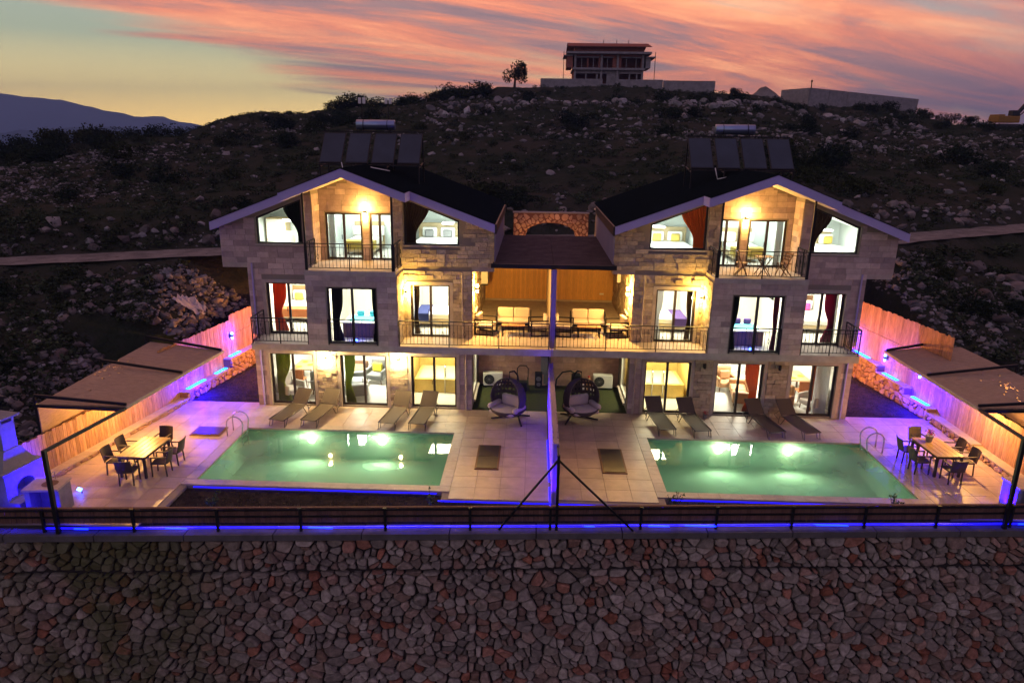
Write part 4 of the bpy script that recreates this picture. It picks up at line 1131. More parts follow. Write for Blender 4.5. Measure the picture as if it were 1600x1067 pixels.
    # ---- rooms behind the glass
    def room(a0, a1, y0, y1, z0, z1, wm, fm, power, col, ceil=None, back=None, open_in=None):
        mb = MB(); t = .05
        if ceil: mb.prism([(m*a0,z0),(m*a1,z0),(m*a1,ceil(a1)-.005),(m*7.55,ceil(7.55)-.005),(m*a0,ceil(a0)-.005)] if a0 < 7.55 < a1 else [(m*a0,z0),(m*a1,z0),(m*a1,ceil(a1)-.005),(m*a0,ceil(a0)-.005)], 'y', y1, y1+t)
        else: mb.box(m*a0, m*a1, y1, y1+t, z0, z1)
        if ceil:
            mb.prism([(m*a0,z0),(m*(a0+t),z0),(m*(a0+t),ceil(a0+t)),(m*a0,ceil(a0))], 'y', y0, y1); mb.prism([(m*(a1-t),z0),(m*a1,z0),(m*a1,ceil(a1)),(m*(a1-t),ceil(a1-t))], 'y', y0, y1)
            mb.prism([(m*a0,ceil(a0)-.03),(m*a1,ceil(a1)-.03),(m*a1,ceil(a1)),(m*a0,ceil(a0))], 'y', y0, y1)
        else:
            if open_in is None: mb.box(m*a0, m*(a0+t), y0, y1, z0, z1)
            else: mb.box(m*a0, m*(a0+t), open_in, y1, z0, z1)
            mb.box(m*(a1-t), m*a1, y0, y1, z0, z1); mb.box(m*(a0+t), m*(a1-t), y0, y1, z1-t, z1)
        mb.build('room_wall', wm, root)
        MB().box(m*(a0+t), m*(a1-t), y0, y1, z0+.002, z0+.03).build('room_floor', fm, root)
        cx, cy = m*(a0+a1)/2, y0+(y1-y0)*.45; cz = (min(ceil(a0), ceil(a1)) if ceil else z1-t)-.05
        MB().rbox(cx-.22, cx+.22, cy-.22, cy+.22, cz-.02, cz+.03, .01).build('ceiling_light', M_ceil_em, root)
        area((cx, cy, cz-.06), (cx, cy, z0), min(1.2, (a1-a0)*.4), power, col)
    RC = lambda a: ru(a)-.06
    room(3.34, 5.9, Y+.3, 6.0, 0, 2.68, M_ytile, M_gfloor, 130, (1,.87,.55), open_in=5.0)
    room(5.98, 11.4, Y+.3, 7.6, 0, 2.68, M_plaster, M_gfloor, 210, (1,.92,.78))
    room(3.34, 5.72, Y+.3, 6.2, 2.98, 5.58, M_plaster, M_gfloor, 108, (1,.92,.76), open_in=3.8)
    room(5.98, 8.88, .86, 5.2, 2.98, 5.58, M_plaster, M_gfloor, 112, (1,.91,.73))
    room(9.14, 11.42, Y+.3, 6.0, 2.98, 5.58, M_plaster, M_gfloor, 108, (1,.92,.78))
    room(2.5, 5.97, Y+.3, 6.2, 5.8, 8, M_plaster2, M_gfloor, 90, COOL, RC)
    room(9.3, 12.35, Y+.3, 6.2, 5.8, 8, M_plaster2, M_gfloor, 92, (.97,1,.92), RC)
    room(6.02, 9.26, 3.07, 6.2, 5.8, 8.6, M_plaster2, M_gfloor, 75, COOL, lambda a: 8.6)
    return root
for m in (-1, 1): villa(m)

# railings: wrought iron, every upright its own piece
BARM = unit_mesh('bar', M_iron)
def knot_mesh():
    mb = MB(); mb._add([(-.045,-.5,0),(.045,-.5,0),(0,-.5,.11),(0,-.5,-.11)], []); mb = MB()
    for s in (-1, 1): mb.bar((0,0,.12), (s*.045,0,0), .010); mb.bar((s*.045,0,0), (0,0,-.12), .010)
    return mb.mesh('knot', M_iron)
KNOT = knot_mesh()
def railing(paths, z, label, h=.98, z0=.1):
    p0 = paths[0]
    t = thing('balcony_railing', label, 'railing', (p0[0][0], p0[0][1], z), world=True, group='black wrought iron balcony railings')
    off = Vector(t['_world'])
    for a, b in paths:
        a, b = Vector((*a, z)), Vector((*b, z)); L = (b-a).length; d = (b-a)/L
        MB().bar(a+Vector((0,0,h)), b+Vector((0,0,h)), .05, .03).build('top_rail', M_iron, t)
        MB().bar(a+Vector((0,0,z0)), b+Vector((0,0,z0)), .03, .02).build('bottom_rail', M_iron, t)
        MB().bar(a+Vector((0,0,h-.13)), b+Vector((0,0,h-.13)), .02, .015).build('middle_rail', M_iron, t)
        n = max(2, round(L/2.0))
        for i in range(n+1):
            q = a.lerp(b, i/n); link('post', BARM, t, loc=q+Vector((0,0,h/2))-off, scale=(.035,.035,h))
        k = max(3, round(L/.135))
        for i in range(1, k):
            q = a.lerp(b, i/k); hh = h-z0-.13 if i % 3 else h-z0
            link('bar', BARM, t, loc=q+Vector((0,0,z0+hh/2))-off, scale=(.014,.014,hh))
            if i % 3 == 0: link('knot', KNOT, t, loc=q+Vector((0,0,.5))-off, rot=(0,0,math.atan2(d.y,d.x)))
for m in (-1, 1):
    v = VIL[m]
    railing([((m*11.25,.64),(m*9.14,.64)), ((m*11.25,.64),(m*11.25,1.9))], 2.98, 'railing of the end balcony on the middle floor of the %s' % v)
    railing([((m*5.7,.64),(m*.12,.64))], 2.98, 'long railing before bedroom and roofed terrace of the %s' % v)
    railing([((m*8.33,.56),(m*6.51,.56))], 3.0, 'railing across the jutting middle window of the %s' % v)
    railing([((m*8.98,.62),(m*5.88,.62)), ((m*9.06,.66),(m*9.06,1.9)), ((m*5.8,.66),(m*5.8,1.9))], 5.8, 'railing of the top balcony under the gable of the %s' % v)

# lamps on the villas
GL = 'warm up and down lamps on the villas'
for m in (-1, 1):
    v = VIL[m]
    sconce(m*5.70, 1.62, 4.85, -m, 0, 150, 'bright lamp beside the inner bedroom door of the %s' % v, GL, (1,.58,.10))
    sconce(m*3.06, 2.5, 4.85, -m, 0, 330, 'lamp at the roofed terrace corner of the %s' % v, GL)
    sconce(m*7.31, 2.83, 7.72, 0, -1, 110, 'lamp between the top balcony doors of the %s' % v, GL)
for a in (6.0, 8.9):
    sconce(-a, 1.88, 2.1, 0, -1, 115, 'lit ground floor lamp %s, %s' % ('beside the indoor pool door' if a < 7 else 'between dining and lounge doors', VIL[-1]), GL, (1,.72,.30))
for a in (6.0, 8.9):
    t = thing('wall_lamp', 'unlit ground floor lamp %s, %s' % ('beside the indoor pool door' if a < 7 else 'between dining and lounge doors', VIL[1]), 'wall lamp', (a, 1.88, 2.1), world=True, group='unlit lamps')
    MB().box(a-.05, a+.05, 1.86, 1.885, 2.02, 2.18).build('back_plate', M_black, t); MB().lathe([(.05,-.1),(.055,0),(.05,.1)], 12, (a,1.78,2.1)).build('collar', M_black, t)
for s in (-1, 1):
    sconce(s*11.78, 5.2, 2.15, s, 0, 420, 'warm lamp on the side wall of the %s' % VIL[s], GL, (1,.36,.04), up=False)
    sconce(s*11.78, 8.2, 2.5, s, 0, 420, 'warm lamp high on the side wall of the %s' % VIL[s], GL, (1,.36,.04), up=False)

# ================================================================== BETWEEN THE VILLAS
def middle():
    t = thing('terrace_roof', 'flat dark sheet roof over the shared terrace between the villas', 'roof', (0, 5, 6), world=True)
    for s in (-1, 1):
        mb = MB(); X0, X1 = sorted((s*.004, s*2.27)); mb._add([(X0,1.4,5.97),(X1,1.4,5.97),(X1,9.2,6.03),(X0,9.2,6.03),(X0,1.4,6.02),(X1,1.4,6.02),(X1,9.2,6.08),(X0,9.2,6.08)], [[0,3,2,1],[4,5,6,7],[0,1,5,4],[1,2,6,5],[2,3,7,6],[3,0,4,7]])
        mb.build('roof_sheet', mat('felt_sheet', (.075,.058,.055), .9, noise=(1.5,.2), noise2=(4,(.12,.095,.085),.55,.8), spec=0), t)
    MB().box(-2.33, 2.33, 1.32, 1.395, 5.88, 6.04).build('edge_beam', M_iron, t)
    for y in (3.4, 5.4, 7.4): MB().box(-2.2, 2.2, y-.04, y+.04, 5.86, 5.965).build('joist', M_iron, t)
    t = thing('panel_wall', 'honey brown wall of upright boards at the back of the shared terrace', 'wooden wall', (0, 8.85, 2.98), world=True)
    um_ = unit_mesh('board', M_panelwood); x = -3.05
    while x < 3.05:
        piece('board', um_, t, x+.002, min(x+.108, 3.08), 8.8+rnd.uniform(-.003,.003), 8.83, 3.08, 5.86); x += .11
    MB().box(-3.05, 3.05, 8.78, 8.84, 2.985, 3.075).build('skirting', M_ledge, t)
    MB().box(2.45, 2.65, 8.785, 8.797, 3.35, 3.43).build('socket', M_white, t)
    # arched rubble wall behind the roofs
    t = thing('stone_arch', 'low arched wall of reddish rubble stone seen behind the terrace roof', 'stone arch', (0, 11.2, 5.3), world=True)
    x0, x1, zb, zt, yb = -1.80, 1.95, 5.2, 6.95, 11.05
    def arch(x): 
        q = (x-.06)/1.3
        return 5.82+.66*math.sqrt(max(0, 1-q*q)) if abs(q) < 1 else zb
    mb = MB(); N = 30
    for i in range(N):
        a, b = x0+(x1-x0)*i/N, x0+(x1-x0)*(i+1)/N
        mb.prism([(a, arch(a)), (b, arch(b)), (b, zt), (a, zt)], 'y', yb, yb+.4)
    mb.build('mortar_core', M_warmmort, t); rg = random.Random(9)
    MB().box(x0-.04, x1+.04, yb-.04, yb+.44, zt+.002, zt+.05).build('cap_slab', M_conc, t)
    sd = stone_seeds(x0, x1, zb, zt, .27, .24, rg)
    for c in voronoi(sd, (x0, x1, zb, zt), 1.05):
        cx = sum(p[0] for p in c)/len(c); 
        # keep clear of the opening
        if any(p[1] < arch(p[0])-.02 for p in c):
            c = [(p[0], max(p[1], arch(p[0])+.01)) for p in c]
        if poly_area(c) < .012: continue
        m_ = MB()
        if pillow(m_, c, .014, .035, rg, lambda u, v, d: (u, yb-d+.02, v)): m_.build('stone', M_warmrub, t)
    point((0, 9.6, 5.2), 40, (1,.45,.15), .1)
    g = thing('yard_lamp', 'small lamp at the foot of the arched wall behind the terrace', 'lamp', (0,9.6,4.4), world=True)
    MB().tube([(0,9.6,4.4),(0,9.6,4.9)], .03, 8).build('stem', M_black, g); MB().lathe([(.03,-.08),(.07,0),(.03,.08)], 10, (0,9.6,5.0)).build('lamp_glass', M_warm_em, g)
    MB().box(-3.05, 3.05, 8.86, 11.0, 3.6, 4.4).build('rear_courtyard', M_conc, None, kind='structure')
middle()

# ================================================================== PATIO FURNITURE
def place(proto, loc, rz, label, first=[None]):
    c = proto if not proto.get('_used') else copy_tree(proto)
    proto['_used'] = 1; c['_used'] = 1
    c.location = loc; c.rotation_euler = (0, 0, rz); c['label'] = label; return c
def make_lounger():
    t = thing('sun_lounger', '', 'sun lounger', group='mesh sun loungers along the pools')
    w = .31; hz = .36; hy = .62; up = (1.13, .84)     # head hinge, raised back end (y, z)
    for s in (-1, 1):
        MB().tube([(s*w,-.95,.30),(s*w,-.2,.33),(s*w,hy,hz)], .018, 6).build('side_rail', M_taupef, t, smooth=True)
        MB().tube([(s*w,hy,hz),(s*w,*up)], .018, 6).build('back_rail', M_taupef, t)
        MB().tube([(s*w,-.86,.30),(s*(w+.01),-.93,.02),(s*(w-.02),-.80,.015),(s*w,-.66,.30)], .014, 6).build('leg', M_taupef, t, smooth=True)
        MB().tube([(s*w,.40,.34),(s*(w+.01),.62,.015),(s*w,.80,.02),(s*w,.72,.34)], .014, 6).build('leg', M_taupef, t, smooth=True)
        MB().tube([(s*w,.80,.52),(s*(w+.03),1.08,.26),(s*w,.80,.15)], .012, 6).build('back_strut', M_taupef, t, smooth=True)
    mb = MB(); n = 8
    prof = [(-.95+1.57*i/n, .30+.06*i/n-.03*math.sin(math.pi*i/n)) for i in range(n+1)]
    for (y0,z0),(y1,z1) in zip(prof[:-1], prof[1:]): mb._add([(-w,y0,z0),(w,y0,z0),(w,y1,z1),(-w,y1,z1),(-w,y0,z0-.012),(w,y0,z0-.012),(w,y1,z1-.012),(-w,y1,z1-.012)], [[0,1,2,3],[7,6,5,4],[0,4,5,1],[1,5,6,2],[2,6,7,3],[3,7,4,0]])
    mb.build('seat_mesh', M_taupe, t)
    MB().bar((0,hy+.02,hz+.02), (0,up[0],up[1]), 2*w-.02, .014, up=(0,1,0)).build('back_mesh', M_taupe, t)
    MB().tube([(-w,-.95,.30),(w,-.95,.30)], .018, 6).build('foot_rail', M_taupef, t); MB().tube([(-w,*up),(w,*up)], .018, 6).build('head_rail', M_taupef, t)
    return t
LN = make_lounger()
for x, y, rz, lab in ((-10.0,.55,-14,'lounger nearest the pool ladder, before the dining window of the green curtain villa'), (-8.85,.6,-12,'lounger between dining and lounge doors of the green curtain villa, second from the ladder'),
                      (-5.95,.55,-9,'lounger by the split stone pier between lounge and indoor pool doors, green curtain villa'), (-4.85,.55,-7,'lounger before the indoor pool door of the green curtain villa'),
                      (4.2,.6,8,'lounger before the indoor pool door of the rust curtain villa'), (5.45,.55,10,'lounger left of the little red flower by the lounge door, rust curtain villa'),
                      (8.15,.6,12,'lounger between lounge and dining doors of the rust curtain villa'), (9.4,.6,14,'lounger before the dining door with orange chairs, nearest the curved ladder')):
    place(LN, (x, y, .005), R(rz), lab)

def make_chair():
    t = thing('dining_chair', '', 'chair', group='dark patio dining chairs')
    for x in (-.21,.21):
        MB().bar((x,-.21,.0), (x,-.2,.66), .035).build('leg', M_chair, t); MB().bar((x,.24,.0), (x,.21,.45), .035).build('leg', M_chair, t)
        MB().bar((x,-.22,.65), (x,.24,.65), .05, .03).build('armrest', M_chair, t)
    MB().rbox(-.24,.24,-.23,.23,.41,.46,.015).build('seat', M_chair, t)
    mb = MB(); n = 6
    for i in range(n):
        a, b = -.24+.48*i/n, -.24+.48*(i+1)/n; ya, yb = [.24+.05*math.cos(q*math.pi*2) for q in (a, b)]
        mb._add([(a,ya,.44),(b,yb,.44),(b,yb+.10,.88),(a,ya+.10,.88),(a,ya+.025,.44),(b,yb+.025,.44),(b,yb+.125,.88),(a,ya+.125,.88)], [[0,1,2,3],[7,6,5,4],[0,4,5,1],[1,5,6,2],[2,6,7,3],[3,7,4,0]])
    mb.build('backrest', M_chair, t); return t
CH = make_chair()
def make_table():
    t = thing('dining_table', '', 'table', group='patio dining tables')
    n = 5
    for i in range(n): MB().rbox(-.46+.92*i/n+.003,-.46+.92*(i+1)/n-.003,-.78,.78,.71,.75,.008).build('board', M_tabletop, t)
    MB().box(-.42,.42,-.74,.74,.64,.708).build('apron', M_chair, t)
    for x in (-.40,.40):
        for y in (-.72,.72): MB().box(x-.035,x+.035,y-.035,y+.035,0,.64).build('leg', M_chair, t)
    return t
TB = make_table()
SITE = ((-13.25,-3.92,-2,'patio table without flowers beside the floor hatch','the table without flowers'), (12.95,-2.30,2,'patio table with a pot of red flowers','the table with red flowers'))
for x, y, rz, lab, nm in SITE:
    place(TB, (x, y, .003), R(rz), lab)
    for dx, dy, cr, w in ((-.72,.42,90,'on the fence side, far seat'), (-.72,-.38,90,'on the fence side, near seat'), (.70,.42,-90,'on the pool side, far seat'), (.70,-.38,-90,'on the pool side, near seat'), (0,1.05,0,'at its house end'), (.02,-1.02,180,'at its front fence end')):
        if x > 0: dx = -dx; cr = -cr if abs(cr) == 90 else cr
        if x > 0: w = w
        place(CH, (x+dx, y+dy, .003), R(cr+rnd.uniform(-9, 9)), 'dark chair of %s, %s' % (nm, w))
def potted(loc, label, s=1.0, petals=26):
    t = thing('potted_flower', label, 'flower pot', loc)
    MB().lathe([(.075*s,0),(.10*s,.16*s),(.105*s,.17*s),(.085*s,.165*s)], 14).build('pot', M_pot, t)
    rg = random.Random(2); mb = MB(); lb = MB()
    for i in range(petals*3):
        a, r, z = rg.uniform(0,6.28), rg.uniform(0,.12)*s, rg.uniform(.2,.32)*s; p = Vector((r*math.cos(a), r*math.sin(a), z)); q = [Vector((rg.uniform(-1,1),rg.uniform(-1,1),rg.uniform(-1,1)))*.035*s for _ in range(3)]
        (mb if i < petals*2 else lb)._add([p+v for v in q], [[0,1,2]])
    for i in range(5): a = i*1.25; lb.bar((0,0,.15*s),(.08*s*math.cos(a),.08*s*math.sin(a),.24*s),.008)
    mb.build('petals', M_redflower, t); lb.build('leaves', M_plantleaf, t); return t
potted((12.9,-1.85,.755), 'grey pot of red flowers standing on the patio table', 1.25)
potted((6.15,1.62,0), 'small red flower standing by the lounge door of the rust curtain villa', .9)

def hatch(x0, x1, y0, y1, label, split):
    t = thing('floor_hatch', label, 'hatch', ((x0+x1)/2,(y0+y1)/2,0), world=True, group='floor hatches in the terrace')
    MB().box(x0, x1, y0, y1, .004, .03).build('frame', M_wood, t)
    n = 2 if split else 1
    for i in range(n):
        a, b = y0+.06+(y1-y0-.12)*i/n, y0+.06+(y1-y0-.12)*(i+1)/n
        MB().box(x0+.06, x1-.06, a+.006, b-.006, .032, .048).build('lid', M_lid, t)
hatch(-13.1,-12.0,-1.3,-.5,'dark floor hatch between the pool ladder and the blue lit ledge', False)
hatch(-2.56,-1.76,-3.4,-1.5,'two part floor hatch left of the centre plank screen', True)
hatch(1.66,2.48,-3.45,-1.55,'one piece floor hatch right of the centre plank screen', False)

def egg_chair(loc, rz, label, green=False):
    t = thing('hanging_egg_chair', label, 'egg chair', loc, rz, 'hanging rattan egg chairs'); t.scale = (1.14, 1.14, 1.0)
    # stand: curved mast over splayed feet
    pts = [(0,.62,.05),(0,.66,.6),(0,.66,1.25),(0,.58,1.70),(0,.36,1.95),(0,.08,2.0)]
    MB().tube(pts, .026, 8).build('mast', M_iron, t, smooth=True)
    for a, b in (((0,.62,.05),(-.62,-.10,.03)), ((0,.62,.05),(.62,-.10,.03)), ((0,.62,.05),(-.35,.85,.03)), ((0,.62,.05),(.35,.85,.03))):
        MB().bar(a, b, .05, .04).build('foot', M_iron, t)
    MB().tube([(0,.08,2.0),(0,.08,1.72)], .012, 6).build('chain', M_iron, t)
    # open shell: front part cut away
    nu, nv = 34, 22; vs = []; fs = []
    def P(u, v, k=1.0):
        th = math.pi*(.5+ (u-.5)*1.28)      # round the back
        ph = -math.pi/2+math.pi*v
        r = math.cos(ph)**.8 if math.cos(ph) > 0 else 0
        z = .98+.74*math.sin(ph)*(1.02 if v > .5 else .78)
        flare = 1+.10*(1-v)
        return (k*.60*r*math.cos(th)*flare, .08+k*(.50*r*math.sin(th)-.04), z)
    for k in (1.0, .955):
        for i in range(nu+1):
            for j in range(nv+1): vs.append(P(i/nu, j/nv, k))
    o = (nu+1)*(nv+1)
    for i in range(nu):
        for j in range(nv):
            if j >= 9 and i % 2 == 0 and j % 2 == 0 and 3 < i < nu-4 and j < nv-2: continue      # open lattice of the upper back
            a = i*(nv+1)+j; q = [a, a+1, a+nv+2, a+nv+1]; fs.append(q); fs.append([o+x for x in q[::-1]])
    mb = MB(); mb._add(vs, fs); mb.build('shell', M_rattan, t, smooth=True)
    for uu in (0, 1): MB().tube([P(uu, j/nv) for j in range(1, nv)], .028, 6).build('shell_rim', M_rattan, t, smooth=True)
    # bowl that carries the seat
    mb = MB(); mb.lathe([(.10,.30),(.42,.36),(.60,.52),(.64,.62),(.60,.62),(.55,.54),(.38,.42),(.05,.38)], 22, (0,.02,0)); b = mb.build('bowl', M_rattan, t, smooth=True)
    mb = MB(); mb.rbox(-.46,.46,-.48,.26,.44,.60,.07); mb.build('seat_cushion', M_cush2, t, smooth=True)
    mb = MB(); mb.rbox(-.40,.40,.18,.36,.58,1.02,.08); mb.build('back_cushion', M_cush2, t, smooth=True)
    for s in (-1, 1): MB().rbox(s*.40,s*.58,-.40,.28,.56,.76,.07).build('side_cushion', M_cush2, t, smooth=True)
    return t
egg_chair((-1.62,.75,0), R(-32), 'hanging egg chair facing the hatch with two lids')
egg_chair((1.2,.95,0), R(24), 'hanging egg chair beside the one piece hatch side of the centre screen')

# terrace seating
def make_armchair():
    t = thing('terrace_armchair', '', 'armchair', group='black framed terrace armchairs')
    for s in (-1, 1):
        mb = MB()
        for a, b in (((s*.36,-.36,0),(s*.36,-.36,.62)), ((s*.36,.36,0),(s*.36,.36,.62)), ((s*.36,-.38,.62),(s*.36,.38,.62)), ((s*.36,-.38,.02),(s*.36,.38,.02)), ((s*.36,-.38,.30),(s*.36,.38,.30))): mb.bar(a, b, .045)
        mb.build('side_frame', M_iron, t)
    MB().rbox(-.33,.33,-.34,.30,.30,.43,.03).build('seat_cushion', M_cush, t); MB().rbox(-.33,.33,.22,.36,.43,.80,.04).build('back_cushion', M_cush, t); return t
AC_ = make_armchair()
def make_sofa():
    t = thing('terrace_sofa', '', 'sofa', group='black framed terrace sofas')
    for s in (-1, 1):
        mb = MB()
        for a, b in (((s*.70,-.36,0),(s*.70,-.36,.62)), ((s*.70,.36,0),(s*.70,.36,.72)), ((s*.70,-.38,.60),(s*.70,.38,.70)), ((s*.70,-.38,.02),(s*.70,.38,.02))): mb.bar(a, b, .045)
        mb.build('side_frame', M_iron, t)
    MB().box(-.68,.68,-.36,.36,.24,.29).build('seat_frame', M_iron, t)
    for s in (-1, 1):
        MB().rbox(s*.01,s*.66,-.35,.26,.29,.43,.03).build('seat_cushion', M_cush, t); MB().rbox(s*.01,s*.66,.20,.35,.43,.84,.04).build('back_cushion', M_cush, t)
    return t
SF = make_sofa()
def make_coffee():
    t = thing('coffee_table', '', 'coffee table', group='low terrace tables')
    for x in (-.42,.42):
        mb = MB()
        for a, b in (((x,-.26,0),(x,-.26,.40)), ((x,.26,0),(x,.26,.40)), ((x,-.26,.02),(x,.26,.02))): mb.bar(a, b, .045)
        mb.build('leg_frame', M_iron, t)
    for i in range(4): MB().box(-.46,.46,-.28+.14*i+.004,-.28+.14*(i+1)-.004,.40,.43).build('slat', M_tan, t)
    return t
CT = make_coffee()
for s, w in ((-1, 'pale face side of the terrace screen'), (1, 'dark face side of the terrace screen')):
    k = 'beside the %s' % VIL[s]
    place(SF, (s*1.52,3.5,2.985), 0, 'beige cushioned sofa on the roofed terrace %s' % k)
    place(CT, (s*1.5,2.62,2.985), 0, 'low table before the beige sofa on the terrace %s' % k)
    place(AC_, (s*2.6,2.75,2.985), R(s*-78), 'armchair nearest the house wall on the terrace %s' % k)
    place(AC_, (s*.48,2.75,2.985), R(s*80), 'armchair nearest the terrace screen %s' % k)

def ac_unit(loc, nrm, label):
    """outdoor unit; front faces -y locally"""
    t = thing('air_conditioner_unit', label, 'air conditioner', loc, nrm, 'outdoor air conditioner units')
    MB().rbox(-.42,.42,-.16,.16,.08,.66,.02).build('casing', M_white, t)
    mb = MB(); mb.tube([(-.16,-.161,.37),(-.16,-.175,.37)], .225, 20); f = mb.build('fan_grille', M_black, t)
    for i in range(6):
        a = math.pi*i/6; b = MB(); b.bar((-.16-.21*math.cos(a),-.18,.37-.21*math.sin(a)), (-.16+.21*math.cos(a),-.18,.37+.21*math.sin(a)), .008); sub(b, 'grille_bar', M_grey, f)
    for x in (-.3,.3): MB().box(x-.04,x+.04,-.16,.16,0,.08).build('foot', M_black, t)
    return t
ac_unit((-2.42,4.75,.015), 0, 'white air conditioner unit on the turf behind the egg chair with two lid hatch')
ac_unit((2.38,4.75,.015), 0, 'white air conditioner unit on the turf beside the cluster of bottles')
for y, lab in ((6.7,'air conditioner unit bracketed high on the terrace wall'),):
    a = ac_unit((-2.93,y,4.2), R(90), lab)
t = thing('fuse_box', 'pale box on the terrace side wall behind the lamp', 'wall box', (3.0,6.0,4.6), world=True)
MB().rbox(2.9,3.05,5.75,6.25,4.55,5.05,.02).build('box', M_white, t); MB().box(2.885,2.899,5.8,6.2,4.6,5.0).build('lid', M_slab, t)
# things stored on the turf
t = thing('hand_trolley', 'tall hoop handled trolley on the turf behind an egg chair', 'trolley', (-1.1,4.3,.012), world=True)
MB().tube([(-1.35,4.3,.1),(-1.35,4.35,1.0),(-1.25,4.36,1.12),(-.98,4.36,1.12),(-.88,4.35,1.0),(-.88,4.3,.1)], .02, 8).build('hoop_handle', M_iron, t, smooth=True)
MB().rbox(-1.38,-.85,3.95,4.3,.08,.5,.03).build('bin', M_black, t)
for x in (-1.4,-.83): MB().tube([(x-.02,4.28,.11),(x+.02,4.28,.11)], .1, 14).build('wheel', M_black, t)
for x in (-1.30,-.9): MB().tube([(x,3.92,.02),(x,3.92,.75)], .018, 8).build('leg', M_steel, t)
t = thing('loudspeaker', 'black upright speaker box against the patio back wall', 'speaker', (-.42,4.7,.012), world=True)
MB().rbox(-.58,-.26,4.6,4.85,.015,.72,.02).build('cabinet', M_black, t); MB().tube([(-.42,4.6,.45),(-.42,4.59,.45)], .11, 16).build('driver', M_grey, t); MB().tube([(-.42,4.6,.2),(-.42,4.59,.2)], .09, 16).build('driver', M_grey, t)
t = thing('meter_cabinet', 'grey cabinet on the patio back wall beside the speaker', 'cabinet', (-.12,4.95,.7), world=True)
MB().box(-.33,-.03,4.93,5.02,.55,1.35).build('casing', M_grey, t); MB().box(-.2,-.1,4.96,5.02,.1,.548).build('conduit', M_grey, t)
t = thing('leaf_blower', 'dark machine with a curved hose on the turf near the pale bottles', 'garden machine', (.9,4.4,.012), world=True)
MB().rbox(1.0,1.4,4.4,4.7,.015,.75,.06).build('motor_housing', M_black, t); MB().tube([(1.2,4.5,.75),(.95,4.45,.9),(.6,4.4,.85),(.35,4.35,.55),(.3,4.3,.05)], .035, 8).build('hose', M_black, t, smooth=True)
for i, (x, y, h, m_) in enumerate(((1.55,4.35,.36,M_white),(1.75,4.5,.62,M_tan),(1.85,4.2,.34,M_white))):
    t = thing('canister', ('short pale canister nearest the dark machine','taller tan canister behind the two pale ones','short pale canister nearest the air conditioner')[i], 'canister', (x,y,.012))
    MB().lathe([(.11,0),(.12,.02),(.12,h*.75),(.05,h*.9),(.04,h)], 14).build('bottle', m_, t); MB().lathe([(.045,h),(.045,h+.04)], 10).build('cap', M_redflower, t)
# folding bistro set on the top balcony
def make_bchair():
    t = thing('folding_chair', '', 'chair', group='folding bistro chairs')
    for s in (-1, 1):
        mb = MB(); mb.bar((s*.19,-.22,0),(s*.19,.2,.86),.03); mb.build('back_leg', M_wood, t); mb = MB(); mb.bar((s*.16,.22,0),(s*.16,-.2,.46),.03); mb.build('front_leg', M_wood, t)
    for i in range(5): MB().box(-.19,.19,-.2+.08*i,-.2+.08*i+.07,.45,.465).build('slat', M_wood, t)
    for z, y in ((.60,.08),(.70,.125),(.80,.17)): MB().box(-.19,.19,y-.008,y+.008,z-.03,z+.03).build('back_slat', M_wood, t)
    return t
BC = make_bchair()
place(BC, (6.85,1.25,5.81), R(75), 'folding chair left of the bistro table on the top balcony')
place(BC, (8.4,1.25,5.81), R(-75), 'folding chair right of the bistro table on the top balcony')
t = thing('folding_table', 'small folding bistro table on the top balcony between two folding chairs', 'table', (7.62,1.2,5.81))
for i in range(6): MB().box(-.28,.28,-.28+.094*i,-.28+.094*i+.085,.70,.72).build('slat', M_lwood, t)
for s in (-1, 1):
    mb = MB(); mb.bar((-.24,s*.22,0),(.22,s*.22,.70),.03); mb.build('leg', M_wood, t); mb = MB(); mb.bar((.24,s*.18,0),(-.22,s*.18,.70),.03); mb.build('leg', M_wood, t)

# solar water heaters and aerials on the roofs
def heater(s):
    t = thing('solar_water_heater', 'rooftop tank with four sloped collector panels on the %s' % VIL[s], 'solar heater', (s*7.45,5,9.3), world=True, group='solar water heaters')
    for i in range(4):
        x = s*7.45-1.585+1.055*i; mb = MB()
        a, b = Vector((x,4.5,9.46)), Vector((x,5.55,10.62)); mb.bar(a, b, .90, .07, up=(0,-1,1)); p = mb.build('collector_panel', M_black, t)
        n = Vector((0,-1.16,1.05)).normalized()*.04; g = MB(); g.bar(a.lerp(b,.03)+n, b.lerp(a,.03)+n, .84, .006, up=(0,-1,1)); sub(g, 'collector_glass', M_panel_glass, p)
    c = -7.42 if s < 0 else 7.37
    MB().tube([(c-.80,5.85,10.98),(c-.79,5.85,10.98),(c+.79,5.85,10.98),(c+.80,5.85,10.98)], [.16,.20,.20,.16], 18).build('tank', M_tank, t, smooth=True)
    for x in (c-.5, c+.5): MB().tube([(x,5.85+.205*math.cos(q),10.98+.205*math.sin(q)) for q in [2*math.pi*i/16 for i in range(17)]], .012, 5).build('tank_strap', M_iron, t)
    mb = MB()
    for x in (-2.0,-.7,.7,2.0):
        X = s*7.45+x; zr = rt(abs(X))
        mb.bar((X,5.75,zr),(X,5.62,10.75),.05); mb.bar((X,4.48,zr),(X,4.48,9.44),.05); mb.bar((X,4.48,9.3),(X,5.75,9.5),.04)
    mb.bar((s*7.45-2.1,4.5,9.40),(s*7.45+2.1,4.5,9.40),.05); mb.bar((s*7.45-2.1,5.62,10.70),(s*7.45+2.1,5.62,10.70),.05)
    mb.bar((c-.6,5.85,10.7),(c-.6,5.85,10.79),.06); mb.bar((c+.6,5.85,10.7),(c+.6,5.85,10.79),.06)
    mb.build('stand', M_iron, t)
    MB().tube([(s*7.45-1.1,4.4,9.5),(s*7.45-1.0,4.3,rt(6.4)+.05),(s*7.45+.2,3.9,rt(7.2)+.02),(s*7.45+1.0,3.6,rt(8.2)+.03)], .02, 6).build('pipe', M_white, t, smooth=True)
